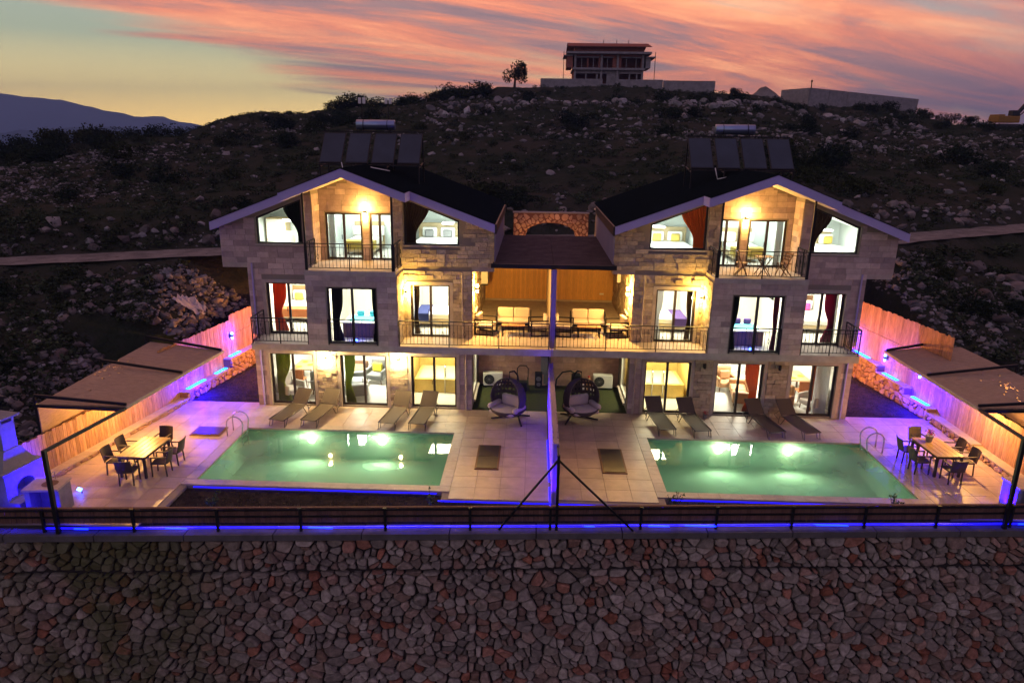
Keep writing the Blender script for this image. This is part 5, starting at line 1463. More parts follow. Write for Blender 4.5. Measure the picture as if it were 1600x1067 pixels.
for s in (-1, 1): heater(s)
for x, lab in ((-8.24,'roof aerial mast over the tank, the one nearer the gable step'), (-7.11,'roof aerial mast with small dish over the tank')):
    t = thing('aerial_mast', lab, 'aerial', (x,7,9.2), world=True, group='roof aerials')
    MB().tube([(x,7,rt(abs(x))),(x,7,12.0)], .025, 6).build('mast', M_iron, t)
    for d in (-.09,.09): MB().rbox(x+d-.06,x+d+.06,6.96,7.04,11.85,12.1,.02).build('antenna_head', M_white, t)
    if x > -7.5: MB().lathe([(.02,0),(.12,.02),(.16,.06)], 12, (x-.2,7,11.1)).build('dish', M_white, t)

# small shrubs by the fence
def small_plant(loc, label, h):
    t = thing('young_shrub', label, 'plant', loc, group='young plants in the front strip'); rg = random.Random(int(abs(loc[0])*10)); mb = MB(); st = MB()
    for i in range(9):
        a = rg.uniform(0,6.28); r = rg.uniform(.05,.28); q = Vector((r*math.cos(a), r*math.sin(a), h*rg.uniform(.6,1)))
        st.bar((0,0,0), q, .01)
        for k in range(9):
            p = q*rg.uniform(.45,1.05); v = [Vector((rg.uniform(-1,1),rg.uniform(-1,1),rg.uniform(-.6,1)))*.07 for _ in range(3)]; mb._add([p+w for w in v], [[0,1,2]])
    mb.build('leaves', M_plantleaf, t); st.build('stems', M_bark, t)
small_plant((-10.0,-6.3,-.12), 'young shrub in the soil strip before the pool nearest the barbecue', .55); small_plant((-3.6,-5.9,-.12), 'young shrub in the soil strip nearest the centre screen brace', .6)
small_plant((3.55,-5.75,-.12), 'leafy young shrub in the soil strip beside the long brace', .7); small_plant((10.1,-5.45,-.12), 'leafy young shrub in the soil strip by the far pool corner', .65)
for x, lab in ((-10.15, 'small blue ground lamp under the young shrub nearest the barbecue'), (-4.3, 'small blue ground lamp against the front fence, left of a pair'), (-3.85, 'small blue ground lamp against the front fence, right of a pair')):
    y = fence_y(x)+.22
    g = thing('ground_lamp', lab, 'ground lamp', (x, y, 0), world=True)
    MB().tube([(x,y,-.12),(x,y,.10)], .03, 8).build('stake', M_black, g); MB().lathe([(.03,.10),(.035,.14),(.01,.16)], 8, (x,y,0)).build('lamp_glass', M_blue_em, g)
    point((x, y, .24), 6, BLUE, .05)

# ================================================================== INSIDE THE ROOMS
def curtain(x0, x1, y, z0, z1, m, label, tied=0, swept=0, n=26, ztop=None):
    """pleated curtain; tied: gathered in towards x0 at 40 % height; swept: upper edge pulled across towards x1"""
    vs = []; fs = []; rows_ = 14; ph = rnd.uniform(0,6)
    for j in range(rows_+1):
        t = j/rows_; wf = 1.0
        if tied: wf = 1-tied*math.exp(-((t-.36)/.22)**2)
        if swept: wf = 1-swept*(1-t)**.0*(1-sst(.25, 1.0, t))
        for i in range(n*2+1):
            q = i/(n*2); x = x0+(x1-x0)*q*wf
            zt = ztop(x0+(x1-x0)*q) if ztop else z1
            z = z0+(zt-z0)*t
            vs.append((x, y+.035*math.sin(q*n*2.2+ph)*(1-.3*t), z))
    k = len(vs); vs += [(x, yy+.012, z) for x, yy, z in vs]; c = n*2+1
    for j in range(rows_):
        for i in range(n*2):
            a = j*c+i; q = [a, a+1, a+c+1, a+c]; fs.append(q); fs.append([k+v for v in q[::-1]])
    me = bpy.data.meshes.new('curtain'); me.from_pydata(vs, [], fs); me.materials.append(m)
    for p in me.polygons: p.use_smooth = True
    o = link('curtain', me); o['label'] = label; o['category'] = 'curtain'; return o
def bed(loc, rz, label, throw, pil, L=2.0, W=1.6, head=M_tan):
    t = thing('bed', label, 'bed', loc, rz)
    MB().rbox(-W/2,W/2,-L,0,.12,.32,.03).build('bed_base', M_lwood, t); MB().rbox(-W/2+.01,W/2-.01,-L+.01,-.02,.32,.56,.06).build('mattress', M_linen, t)
    MB().rbox(-W/2-.05,W/2+.05,.01,.09,.1,1.15,.03).build('headboard', head, t)
    for s in (-1, 1):
        MB().rbox(s*.08,s*.70,-.26,-.06,.57,.98,.07).build('pillow', M_linen, t)
        if pil: MB().rbox(s*.20,s*.58,-.40,-.27,.58,.90,.06).build('cushion', pil, t)
    if throw: MB().rbox(-W/2-.012,W/2+.012,-L-.012,-L+.55,.22,.575,.03).build('throw', throw, t)
    for s in (-1, 1): MB().box(s*(W/2-.1)-.03,s*(W/2-.1)+.03,-L+.06,-L+.14,.03,.12).build('leg', M_wood, t)
    return t
def armchair(loc, rz, label, m, cush=None):
    t = thing('lounge_chair', label, 'armchair', loc, rz)
    MB().rbox(-.36,.36,-.38,.30,.20,.44,.06).build('seat', m, t); MB().rbox(-.36,.36,.22,.42,.3,1.02,.07).build('backrest', m, t)
    for s in (-1, 1):
        MB().rbox(s*.33,s*.46,-.36,.36,.22,.64,.05).build('armrest', m, t)
        for y in (-.30,.30): MB().bar((s*.34,y,.0),(s*.32,y*.95,.22),.035).build('leg', M_wood, t)
    if cush: MB().rbox(-.22,.22,.06,.20,.46,.84,.05).build('cushion', cush, t)
def sofa(loc, rz, label, m):
    t = thing('lounge_sofa', label, 'sofa', loc, rz)
    for s in (-1, 1):
        MB().rbox(s*.01,s*.80,-.42,.30,.20,.46,.07).build('seat', m, t); MB().rbox(s*.01,s*.80,.20,.44,.4,.86,.08).build('back_cushion', m, t)
        MB().rbox(s*.78,s*.98,-.44,.42,.16,.66,.07).build('armrest', m, t)
        for y in (-.36,.36): MB().bar((s*.88,y,.03),(s*.86,y,.18),.04).build('leg', M_wood, t)
    MB().rbox(-.80,.80,.36,.48,.16,.82,.05).build('back', m, t)
def chair(loc, rz, label, m, lm=None):
    t = thing('indoor_chair', label, 'chair', loc, rz)
    MB().rbox(-.22,.22,-.22,.22,.43,.49,.03).build('seat', m, t); MB().rbox(-.22,.22,.18,.25,.5,.92,.03).build('backrest', m, t)
    for x in (-.18,.18):
        for y in (-.18,.18): MB().bar((x*1.15,y*1.15,0),(x,y,.43),.03).build('leg', lm or M_wood, t)
def wire_chair(loc, rz, label):
    t = thing('white_chair', label, 'chair', loc, rz)
    MB().rbox(-.22,.22,-.22,.22,.43,.46,.02).build('seat', M_white, t)
    mb = MB(); mb.tube([(-.22,.2,.46),(-.24,.25,.80),(0,.28,.90),(.24,.25,.80),(.22,.2,.46)], .018, 6); mb.tube([(-.1,.2,.46),(.0,.27,.9)], .014, 6); mb.tube([(.1,.2,.46),(.0,.27,.9)], .014, 6); mb.build('backrest', M_white, t)
    for x in (-.18,.18):
        for y in (-.18,.18): MB().bar((x*1.15,y*1.15,0),(x,y,.43),.026).build('leg', M_white, t)
def inside(m):
    v = 'the '+VIL[m]; X = lambda a: m*a; L = m < 0
    f0, f1, f2 = .032, 3.012, 5.832
    yc = 2.36
    # ground floor: indoor pool, lounge, dining
    t = thing('indoor_pool', 'raised tiled plunge pool inside the indoor pool room of %s' % v, 'pool', (X(4.6), 4, f0))
    MB().rbox(-1.1,1.1,-.3,1.6,.003,.62,.02).build('tub', M_ytile, t); MB().box(-.95,.95,-.18,1.5,.621,.63).build('water', M_steelwater, t)
    for dx in (-.25,.2): MB().tube([(dx,-.36,.003),(dx,-.36,1.1),(dx,-.2,1.22),(dx,-.05,1.1),(dx,-.05,.64)], .022, 8).build('grab_rail', M_steel, t, smooth=True)
    t = thing('wall_picture', 'pale blue picture on the tiled indoor pool wall of %s' % v, 'picture', (X(4.5), 5.96, 1.5))
    MB().box(-.5,.5,-.02,.01,-.35,.35).build('frame', M_white, t); MB().box(-.45,.45,-.026,-.021,-.02,.3).build('sky_print', mat('pale_print_%d' % (m+1), (.62,.72,.74), .6), t); MB().box(-.45,.45,-.026,-.021,-.3,-.021).build('sea_print', mat('sea_print_%d' % (m+1), (.20,.36,.44), .6), t)
    if L:
        curtain(X(8.28), X(7.86), yc, f0, 2.2, M_green, 'olive green curtain behind the lounge door of %s' % v, tied=.45)
        curtain(X(11.1), X(10.5), yc, f0, 2.2, M_green, 'olive green curtain tied back behind the dining door of %s' % v, tied=.5)
        sofa((X(8.15), 3.5, f0), R(105), 'grey sofa seen end-on inside the lounge door of %s' % v, M_grey)
        armchair((X(7.6), 4.9, f0), R(-12), 'grey armchair with a bright yellow cushion in the lounge of %s' % v, M_grey, M_yellow)
        t = thing('side_table', 'low brown cabinet against the lounge wall of %s' % v, 'cabinet', (X(8.7), 6.2, f0)); MB().rbox(-.4,.4,-.2,.2,.1,.5,.02).build('carcass', M_wood, t); MB().box(-.36,.36,-.215,-.202,.14,.46).build('drawer', M_lwood, t)
        armchair((X(9.55), 3.4, f0), R(80), 'dark grey tub chair at the dining door edge of %s' % v, M_grey)
    else:
        curtain(X(8.3), X(7.75), yc, f0, 2.2, M_ocur, 'rust orange curtain pulled aside behind the lounge door of %s' % v, tied=.45)
        curtain(X(10.75), X(10.45), yc+.25, f0, 2.2, M_ocur, 'narrow rust orange curtain behind the dining door of %s' % v, tied=.3)
        curtain(X(11.12), X(10.55), yc, f0, 2.2, M_sheer, 'white sheer curtain behind the dining door of %s' % v)
        sofa((X(8.1), 3.7, f0), R(-100), 'tan sofa seen end-on inside the lounge door of %s' % v, M_tan)
        armchair((X(7.75), 5.0, f0), R(8), 'tan armchair with two cushions in the lounge of %s' % v, M_tan, M_tan)
        armchair((X(9.45), 2.9, f0), R(-70), 'tan tub chair at the dining door edge of %s' % v, M_tan)
    t = thing('indoor_table', 'dining table laid with yellow plates inside %s' % v, 'table', (X(10.7), 4.9, f0), 0)
    MB().rbox(-.45,.45,-.7,.7,.70,.75,.02).build('tabletop', M_lwood, t)
    for x in (-.38,.38):
        for y in (-.62,.62): MB().box(x-.03,x+.03,y-.03,y+.03,.003,.70).build('leg', M_wood, t)
    for i, (x, y) in enumerate(((-.2,-.4),(.2,-.1),(-.15,.3))):
        p = thing('fruit_plate', ('plate nearest the glass on the dining table of %s','middle plate on the dining table of %s','far plate on the dining table of %s')[i] % v, 'plate', (X(10.7)+x, 4.9+y, f0+.752))
        MB().lathe([(.05,0),(.13,.025),(.12,.03)], 14).build('dish', M_yellow, p)
    chair((X(10.7)-.68, 4.75, f0), R(90), 'chair at the inner side of the dining table in %s' % v if m > 0 else 'chair at the outer side of the dining table in %s' % v, M_grey if L else M_orange)
    chair((X(10.7)+.62, 4.75, f0), R(-90), 'chair at the outer side of the dining table in %s' % v if m > 0 else 'chair at the inner side of the dining table in %s' % v, M_orange if L else M_grey)
    chair((X(10.65), 3.8, f0), R(180), 'chair at the glass end of the dining table in %s' % v, M_orange)
    wire_chair((X(9.95), 3.55, f0), R(30*m), 'white open backed chair inside the dining door of %s' % v)
    armchair((X(10.75), 2.85, f0), R(-60*m), 'pale grey wing chair inside the dining door of %s' % v, M_cush)
    t = thing('pendant_lamp', 'small orange pendant lamp above the dining table of %s' % v, 'pendant lamp', (X(10.7), 4.9, 2.0)); MB().tube([(0,0,.2),(0,0,.62)], .008, 5).build('cord', M_black, t); MB().lathe([(.13,0),(.1,.12),(.03,.2)], 14).build('lamp_shade', M_orange, t)
    # middle floor
    if L:
        curtain(X(11.0), X(10.45), yc, f1, 5.05, M_red, 'rust red curtain tied back in the end bedroom of %s' % v, tied=.45)
        bed((X(10.6), 5.7, f1), R(0), 'bed with a mustard throw in the end bedroom of %s' % v, M_orange, M_mustard, W=1.5)
        curtain(X(8.28), X(7.85), 1.0, f1, 5.15, M_navyc, 'charcoal curtain in the jutting middle window of %s' % v, tied=.4); curtain(X(6.56), X(6.75), 1.0, f1, 5.15, M_dgreen, 'narrow dark curtain at the inner jamb of the jutting window of %s' % v, tied=.3)
        curtain(X(5.40), X(5.18), yc, f1, 5.05, M_brown, 'dark curtain in the inner bedroom of %s' % v, tied=.35)
        bed((X(3.55), 4.2, f1), R(-90), 'bed with a navy runner in the inner bedroom of %s' % v, M_bluefab, None)
    else:
        curtain(X(10.95), X(10.5), yc, f1, 5.05, M_mag, 'plum curtain in the end bedroom of %s' % v, tied=.5); curtain(X(11.08), X(10.85), yc+.12, f1, 5.05, M_sheer, 'white sheer curtain in the end bedroom of %s' % v)
        bed((X(10.6), 5.7, f1), R(0), 'bed with magenta cushions in the end bedroom of %s' % v, None, M_pink, W=1.6, head=M_wood)
        curtain(X(6.55), X(6.85), 1.0, f1, 5.15, M_dgreen, 'dark green curtain at the inner jamb of the jutting window of %s' % v, tied=.4); curtain(X(8.30), X(8.1), 1.0, f1, 5.15, M_mag, 'plum curtain at the outer jamb of the jutting window of %s' % v, tied=.3)
        curtain(X(4.02), X(4.3), yc, f1, 5.05, M_sheer, 'white sheer curtain in the inner bedroom of %s' % v, tied=.4); curtain(X(5.42), X(5.2), yc, f1, 5.05, M_brown, 'dark curtain in the inner bedroom of %s' % v, tied=.35)
        bed((X(3.55), 4.2, f1), R(90), 'bed with a violet runner in the inner bedroom of %s' % v, M_purple, None)
    t = thing('whirlpool_bath', 'wood panelled whirlpool bath behind the jutting window of %s' % v, 'whirlpool bath', (X(7.2), 2.2, f1))
    for i in range(12): MB().box(-.85+1.7*i/12+.002,-.85+1.7*(i+1)/12-.002,-.62,-.60,.003,.55).build('plank', M_wood, t)
    MB().box(-.83,.83,-.598,.6,.003,.55).build('tub', M_white, t); MB().rbox(-.87,.87,-.65,.64,.552,.61,.02).build('rim', M_white, t); MB().box(-.7,.7,-.45,.5,.612,.618).build('water', M_aqua, t)
    for x in (-.4,.1,.5): MB().rbox(x-.14,x+.14,.34,.5,.62,.84,.05).build('headrest', M_aqua if L else M_purple, t)
    g = thing('bath_light', 'blue lamp on the floor of the jutting window of %s' % v, 'lamp', (X(7.42), .93, f1)); MB().lathe([(.07,0),(.07,.05),(.05,.10)], 12).build('lamp_glass', M_blue_em, g)
    point((X(7.42), .93, f1+.2), 7, BLUE, .05)
    t = thing('wall_television', 'black television on the wall of the jutting bath room in %s' % v, 'television', (X(8.78), 3.6, 4.75)); MB().rbox(-.03,.03,-.45,.45,-.27,.27,.01).build('screen', M_black, t)
    t = thing('bath_shelf', 'pale wooden shelf on the back wall of the bath room in %s' % v, 'shelf', (X(6.7), 5.08, 4.4)); MB().box(-.25,.25,-.11,.1,-.35,-.31).build('shelf_board', M_lwood, t); MB().box(-.25,.25,-.11,.1,.2,.24).build('shelf_board', M_lwood, t); MB().box(-.25,-.22,-.11,.1,-.309,.199).build('side', M_lwood, t)
    # top floor
    bed((X(4.85), 5.95, f2), R(0), 'bed with %s cushions under the inner gable of %s' % ('grey' if L else 'mustard', v), None, M_grey if L else M_mustard, W=1.7, head=M_lwood)
    curtain(X(5.68), X(4.75), yc, f2+.72, 8.1, M_brown if L else M_ocur, '%s curtain swept aside in the inner gable window of %s' % ('dark brown' if L else 'bronze brown', v), swept=.55, ztop=lambda x: wtop(abs(x))-.02)
    curtain(X(9.5), X(10.35), yc, f2+.68, 8.1, M_dgreen if L else M_brown, '%s curtain swept aside in the outer gable window of %s' % ('blackish green' if L else 'brown', v), swept=.6, ztop=lambda x: wtop(abs(x))-.02)
    if L:
        t = thing('wardrobe', 'cream wardrobe under the outer gable of %s' % v, 'wardrobe', (X(11.75), 5.6, f2)); MB().box(-.42,.42,-.3,.3,.003,1.3).build('carcass', M_lwood, t); MB().box(-.40,-.003,-.318,-.302,.05,1.26).build('door', M_linen, t); MB().box(.003,.40,-.318,-.302,.05,1.26).build('door', M_linen, t)
        t = thing('drawer_chest', 'light wood chest of drawers under the outer gable of %s' % v, 'chest', (X(11.2), 4.3, f2)); MB().box(-.5,.5,-.25,.25,.003,.85).build('carcass', M_lwood, t)
        for i in range(3): MB().box(-.47,.47,-.268,-.252,.05+.27*i,.29+.27*i).build('drawer', M_linen, t)
    else:
        bed((X(11.2), 5.9, f2), R(12), 'bed with a mustard cushion under the outer gable of %s' % v, None, M_mustard, W=1.4, head=M_lwood)
    bed((X(7.9), 6.0, f2), R(0), 'white bed seen through the top balcony doors of %s' % v, M_mustard, None, W=1.2, head=M_lwood)
    curtain(X(8.86), X(8.6), 3.16, f2, 7.6, M_sheer, 'white sheer curtain behind the top balcony doors of %s' % v)
for m in (-1, 1): inside(m)

# ================================================================== THE HILLSIDE
CF = None
def to_px(p):
    M = S.camera.matrix_world.inverted(); q = M @ Vector(p)
    if q.z > -.5: return None
    return (800+1104.36*q.x/-q.z, 533.5-1104.36*q.y/-q.z)
def rock_mesh(seed, m, sub_=2, amp=.35):
    bm = bmesh.new(); bmesh.ops.create_icosphere(bm, subdivisions=sub_, radius=.5)
    rg = random.Random(seed); pl = [(Vector((rg.uniform(-1,1),rg.uniform(-1,1),rg.uniform(-1,1))).normalized(), rg.uniform(.20,.40)) for _ in range(12)]
    for v in bm.verts:
        v.co *= 1+amp*mnoise.noise(v.co*2.2+Vector((seed*3.1,0,0)))
        for n, d in pl:
            k = v.co.dot(n)
            if k > d: v.co -= n*(k-d)*1.0
    me = bpy.data.meshes.new('boulder'); bm.to_mesh(me); bm.free(); me.materials.append(m); return me
def shrub_mesh(seed, m, leaves=520, tall=.8, leaf=1.0):
    rg = random.Random(seed); mb = MB()
    lobes = [(Vector((rg.uniform(-.34,.34), rg.uniform(-.34,.34), rg.uniform(.2,.55)*tall)), rg.uniform(.18,.34)) for _ in range(7)]
    for _ in range(leaves):
        c, r = rg.choice(lobes); d = Vector((rg.gauss(0,1), rg.gauss(0,1), rg.gauss(0,1))).normalized()*r*rg.uniform(.55,1.08)
        p = c+d
        if p.z < .0: p.z = abs(p.z)*.3
        s = rg.uniform(.022,.05)*leaf; a = Vector((rg.gauss(0,1),rg.gauss(0,1),rg.gauss(0,1))).normalized(); b = a.cross(Vector((rg.gauss(0,1),rg.gauss(0,1),rg.gauss(0,1)))).normalized()
        mb._add([p-a*s, p+b*s*.6, p+a*s, p-b*s*.6], [[0,1,2,3]])
    me = bpy.data.meshes.new('shrub_crown'); me.from_pydata(mb.v, [], mb.f); me.materials.append(m); return me
def free(x, y):
    if abs(y-road_y(x)) < 1.9 or inside_plot(x, y): return False
    if y < 11.6 and (xfence(-1, y)-.35 < x < xfence(1, y)+.4): return False
    return not (y < 3.2 and -16.55 < x < 17.3 and y > -5.2)
def zone(x, y):
    if y < road_y(x): return 'on the bank beside the barbecue side fence' if x < 0 else 'on the bank beside the red flower side fence'
    if y < road_y(x)+5: return 'along the upper edge of the gravel road'
    if y > 74: return 'on the hill crest against the sky'
    if x < -26: return 'on the shoulder below the far mountains'
    if y > 52: return 'on the upper slope below the unfinished house' if x < 34 else 'on the upper slope below the digger'
    return 'on the lower slope behind the green curtain villa' if x < -2 else ('on the lower slope behind the rust curtain villa' if x < 22 else 'on the open slope above the far road')
def hillside():
    rg = random.Random(5)
    RM = [rock_mesh(i, M_boulder) for i in range(9)]; BM_ = [rock_mesh(i+40, M_bank) for i in range(9)]; SM = [rock_mesh(20+i, M_rocks, 1, .3) for i in range(5)]
    cand = []
    def add(n, fx, smin, smax, flat=.7):
        for _ in range(n):
            x, y = fx()
            if not free(x, y): continue
            s = smin*(smax/smin)**(rg.random()**1.8)
            cand.append((x, y, s, flat))
    U = rg.uniform
    def left_bank():      # rubble spill just outside the fence on the barbecue side
        y = U(-7, 13); x = min(-16.5 if y < 3.2 else 0, xfence(-1, y)-.45)-abs(rg.gauss(0, 1))*2.4; return x, y
    def right_bank():
        y = U(-3, 11.5); return max(17.2 if y < 3.2 else 0, xfence(1, y)+.5)+abs(rg.gauss(0, 1))*4.5, y
    add(3400, left_bank, .12, .62); add(260, lambda: (U(-34,-19), U(1,10)), .2, .9)
    add(1500, right_bank, .12, .6); add(60, lambda: (U(18,30), U(5,11)), .6, 1.7, .55)
    # bank above the road
    def upper():
        x = U(-45, 45); return x, road_y(x)+1.9+abs(rg.gauss(0,1))*1.4
    add(620, upper, .25, 1.05)
    # pale rock belts across the hill
    def belt(cx, cy, sx, sy): return lambda: (rg.gauss(cx, sx), rg.gauss(cy, sy))
    add(620, lambda: (U(-14, 46), rg.gauss(67, 4)), .4, 1.8, .7)
    add(900, belt(-38, 38, 3.4, 3), .2, .7, .5); add(700, belt(-43, 27, 5, 2.2), .16, .55, .5); add(900, belt(-33.5, 21.5, 3.6, 1.8), .15, .45, .5); add(500, belt(20, 44, 9, 2.5), .25, .9, .6); add(400, belt(52, 58, 8, 3), .25, 1.0, .6); add(260, belt(-30, 60, 5, 5), .3, .9)
    add(1500, lambda: (U(-45, 75), U(17, 82)), .2, .9, .6); add(700, lambda: (U(-14, 60), rg.gauss(50, 6)), .3, 1.1, .6)
    items = []
    for x, y, s, fl in cand:
        z = terrain_h(x, y); p = to_px((x, y, z+s*.2))
        if not p: continue
        dist = (Vector((x,y,z))-CAM).length; vis = -20 < p[0] < 1620 and 100 < p[1] < 900
        items.append((s/dist*(1 if vis else .05), x, y, z, s, fl))
    items.sort(reverse=True)
    rest = []
    for i, (k, x, y, z, s, fl) in enumerate(items):
        sc = (s*U(.8,1.25), s*U(.75,1.1), s*fl*U(.8,1.2)); rot = (U(-.4,.4), U(-.4,.4), U(0,6.28))
        if i < 285:
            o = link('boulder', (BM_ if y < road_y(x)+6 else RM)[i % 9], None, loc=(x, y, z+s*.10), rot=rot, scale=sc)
            zz = zone(x, y); big = 'large' if s > .8 else 'small'; o['label'] = '%s pale limestone boulder lying %s' % (big, zz); o['category'] = 'boulder'; o['group'] = '%s boulders %s' % (big, zz)
        else: rest.append((x, y, z+s*.08, sc, rot))
    def joined(name, meshes, lst, m):
        V = []; F = []; off = 0
        base = []
        for me in meshes:
            co = np.empty(len(me.vertices)*3); me.vertices.foreach_get('co', co); base.append((co.reshape(-1, 3), [list(p.vertices) for p in me.polygons]))
        for i, (x, y, z, sc, rot) in enumerate(lst):
            co, fs = base[i % len(base)]
            Mx = np.array(Euler(rot).to_matrix()); V.append((co*np.array(sc)) @ Mx.T+np.array((x, y, z))); F += [[q+off for q in f] for f in fs]; off += len(co)
        me = bpy.data.meshes.new(name); me.from_pydata(np.concatenate(V).tolist(), [], F); me.materials.append(m)
        return link(name, me, None, kind='stuff')
    joined('rubble', SM, rest, M_rocks)
    # ground cover
    TU = [shrub_mesh(60+i, M_scrub, 64, .5, 2.3) for i in range(4)]; tl = []
    for _ in range(11000):
        y = 12+72*rg.random()**1.25; x = U(-62-y*.2, 62+y*.5)
        if rg.random() < .22: y = U(-6, 12); x = rg.choice((-1,1))*U(16.8, 34)
        if not free(x, y): continue
        s = U(.4,1.3); tl.append((x, y, terrain_h(x, y)-.05, (s, s, s*U(.5,.9)), (0,0,U(0,6.28))))
    joined('ground_scrub', TU, tl, M_scrub)
    # shrubs one by one
    HM = [shrub_mesh(80+i, M_leaf if i % 3 else M_leaf2, 1000, .62+.08*(i % 4)) for i in range(8)]
    sl = []
    def shrub(n, fx, a, b):
        for _ in range(n):
            x, y = fx()
            if free(x, y) and not (-6 < x < 32 and y > 80): sl.append((x, y, U(a, b)))
    shrub(250, lambda: (U(-60, 75), 18+64*rg.random()**1.1), 1.2, 3.4)
    shrub(46, lambda: (U(-70,-44), U(26,56)), 2.6, 5.0)          # dark thicket on the far shoulder
    shrub(40, lambda: (U(-29,-8), U(76,86)), 2.6, 4.6)            # tall scrub on the skyline
    shrub(18, lambda: (U(44, 78), U(70, 84)), 1.4, 2.8)
    shrub(34, lambda: (U(-34,-20.5), U(-3,9)), 1.2, 2.8); shrub(22, lambda: (U(17.5,30), U(-2,10)), .9, 2.0)
    rg.shuffle(sl); sl = sl[:296] if len(sl) > 296 else sl
    for x, y, s in sl:
        sk = y > 74
        o = link('shrub', HM[int(U(0, 7.99))], None, loc=(x, y, terrain_h(x, y)-.1), rot=(0,0,U(0,6.28)), scale=(s, s, s*U(.7,.95)))
        zz = zone(x, y); big = 'large' if s > 2.3 else 'small'; o['label'] = '%s dark evergreen shrub growing %s' % (big, zz); o['category'] = 'shrub'; o['group'] = '%s shrubs %s' % (big, zz)
    # single trees on the skyline
    for x, y, h, r, lab in ((-4.2,88,5.2,1.7,'lone dark round tree on the crest before the unfinished house'), (28.8,88,2.0,.9,'small tree on the crest between the unfinished house and the spoil heap'),
                            (62.6,92,2.6,1.5,'broad dark tree on the ridge just past the end of the long concrete wall'), (66,92,2.3,1.3,'second dark tree on the ridge between the long wall and the digger'), (-44,82,2.4,1.2,'twisted little tree on the low left ridge against the yellow sky')):
        z = terrain_h(x, y)-.2
        t = thing('tree', lab, 'tree', (x, y, z), group='trees along the ridge')
        tr = MB(); tr.tube([(0,0,0),(.1,0,h*.3),(.05,.1,h*.6)], [.22,.16,.08], 8)
        for i in range(5): a = i*1.3; tr.tube([(.08,.03,h*.35),(r*.45*math.cos(a),r*.45*math.sin(a),h*.7)], [.09,.03], 5)
        tr.build('trunk', M_bark, t)
        o = link('crown', shrub_mesh(int(h*10), M_leaf, 1500, .9), t, loc=(0,0,h*.18), scale=(r*2, r*2, h*.88))
    return terrain_h
hillside()

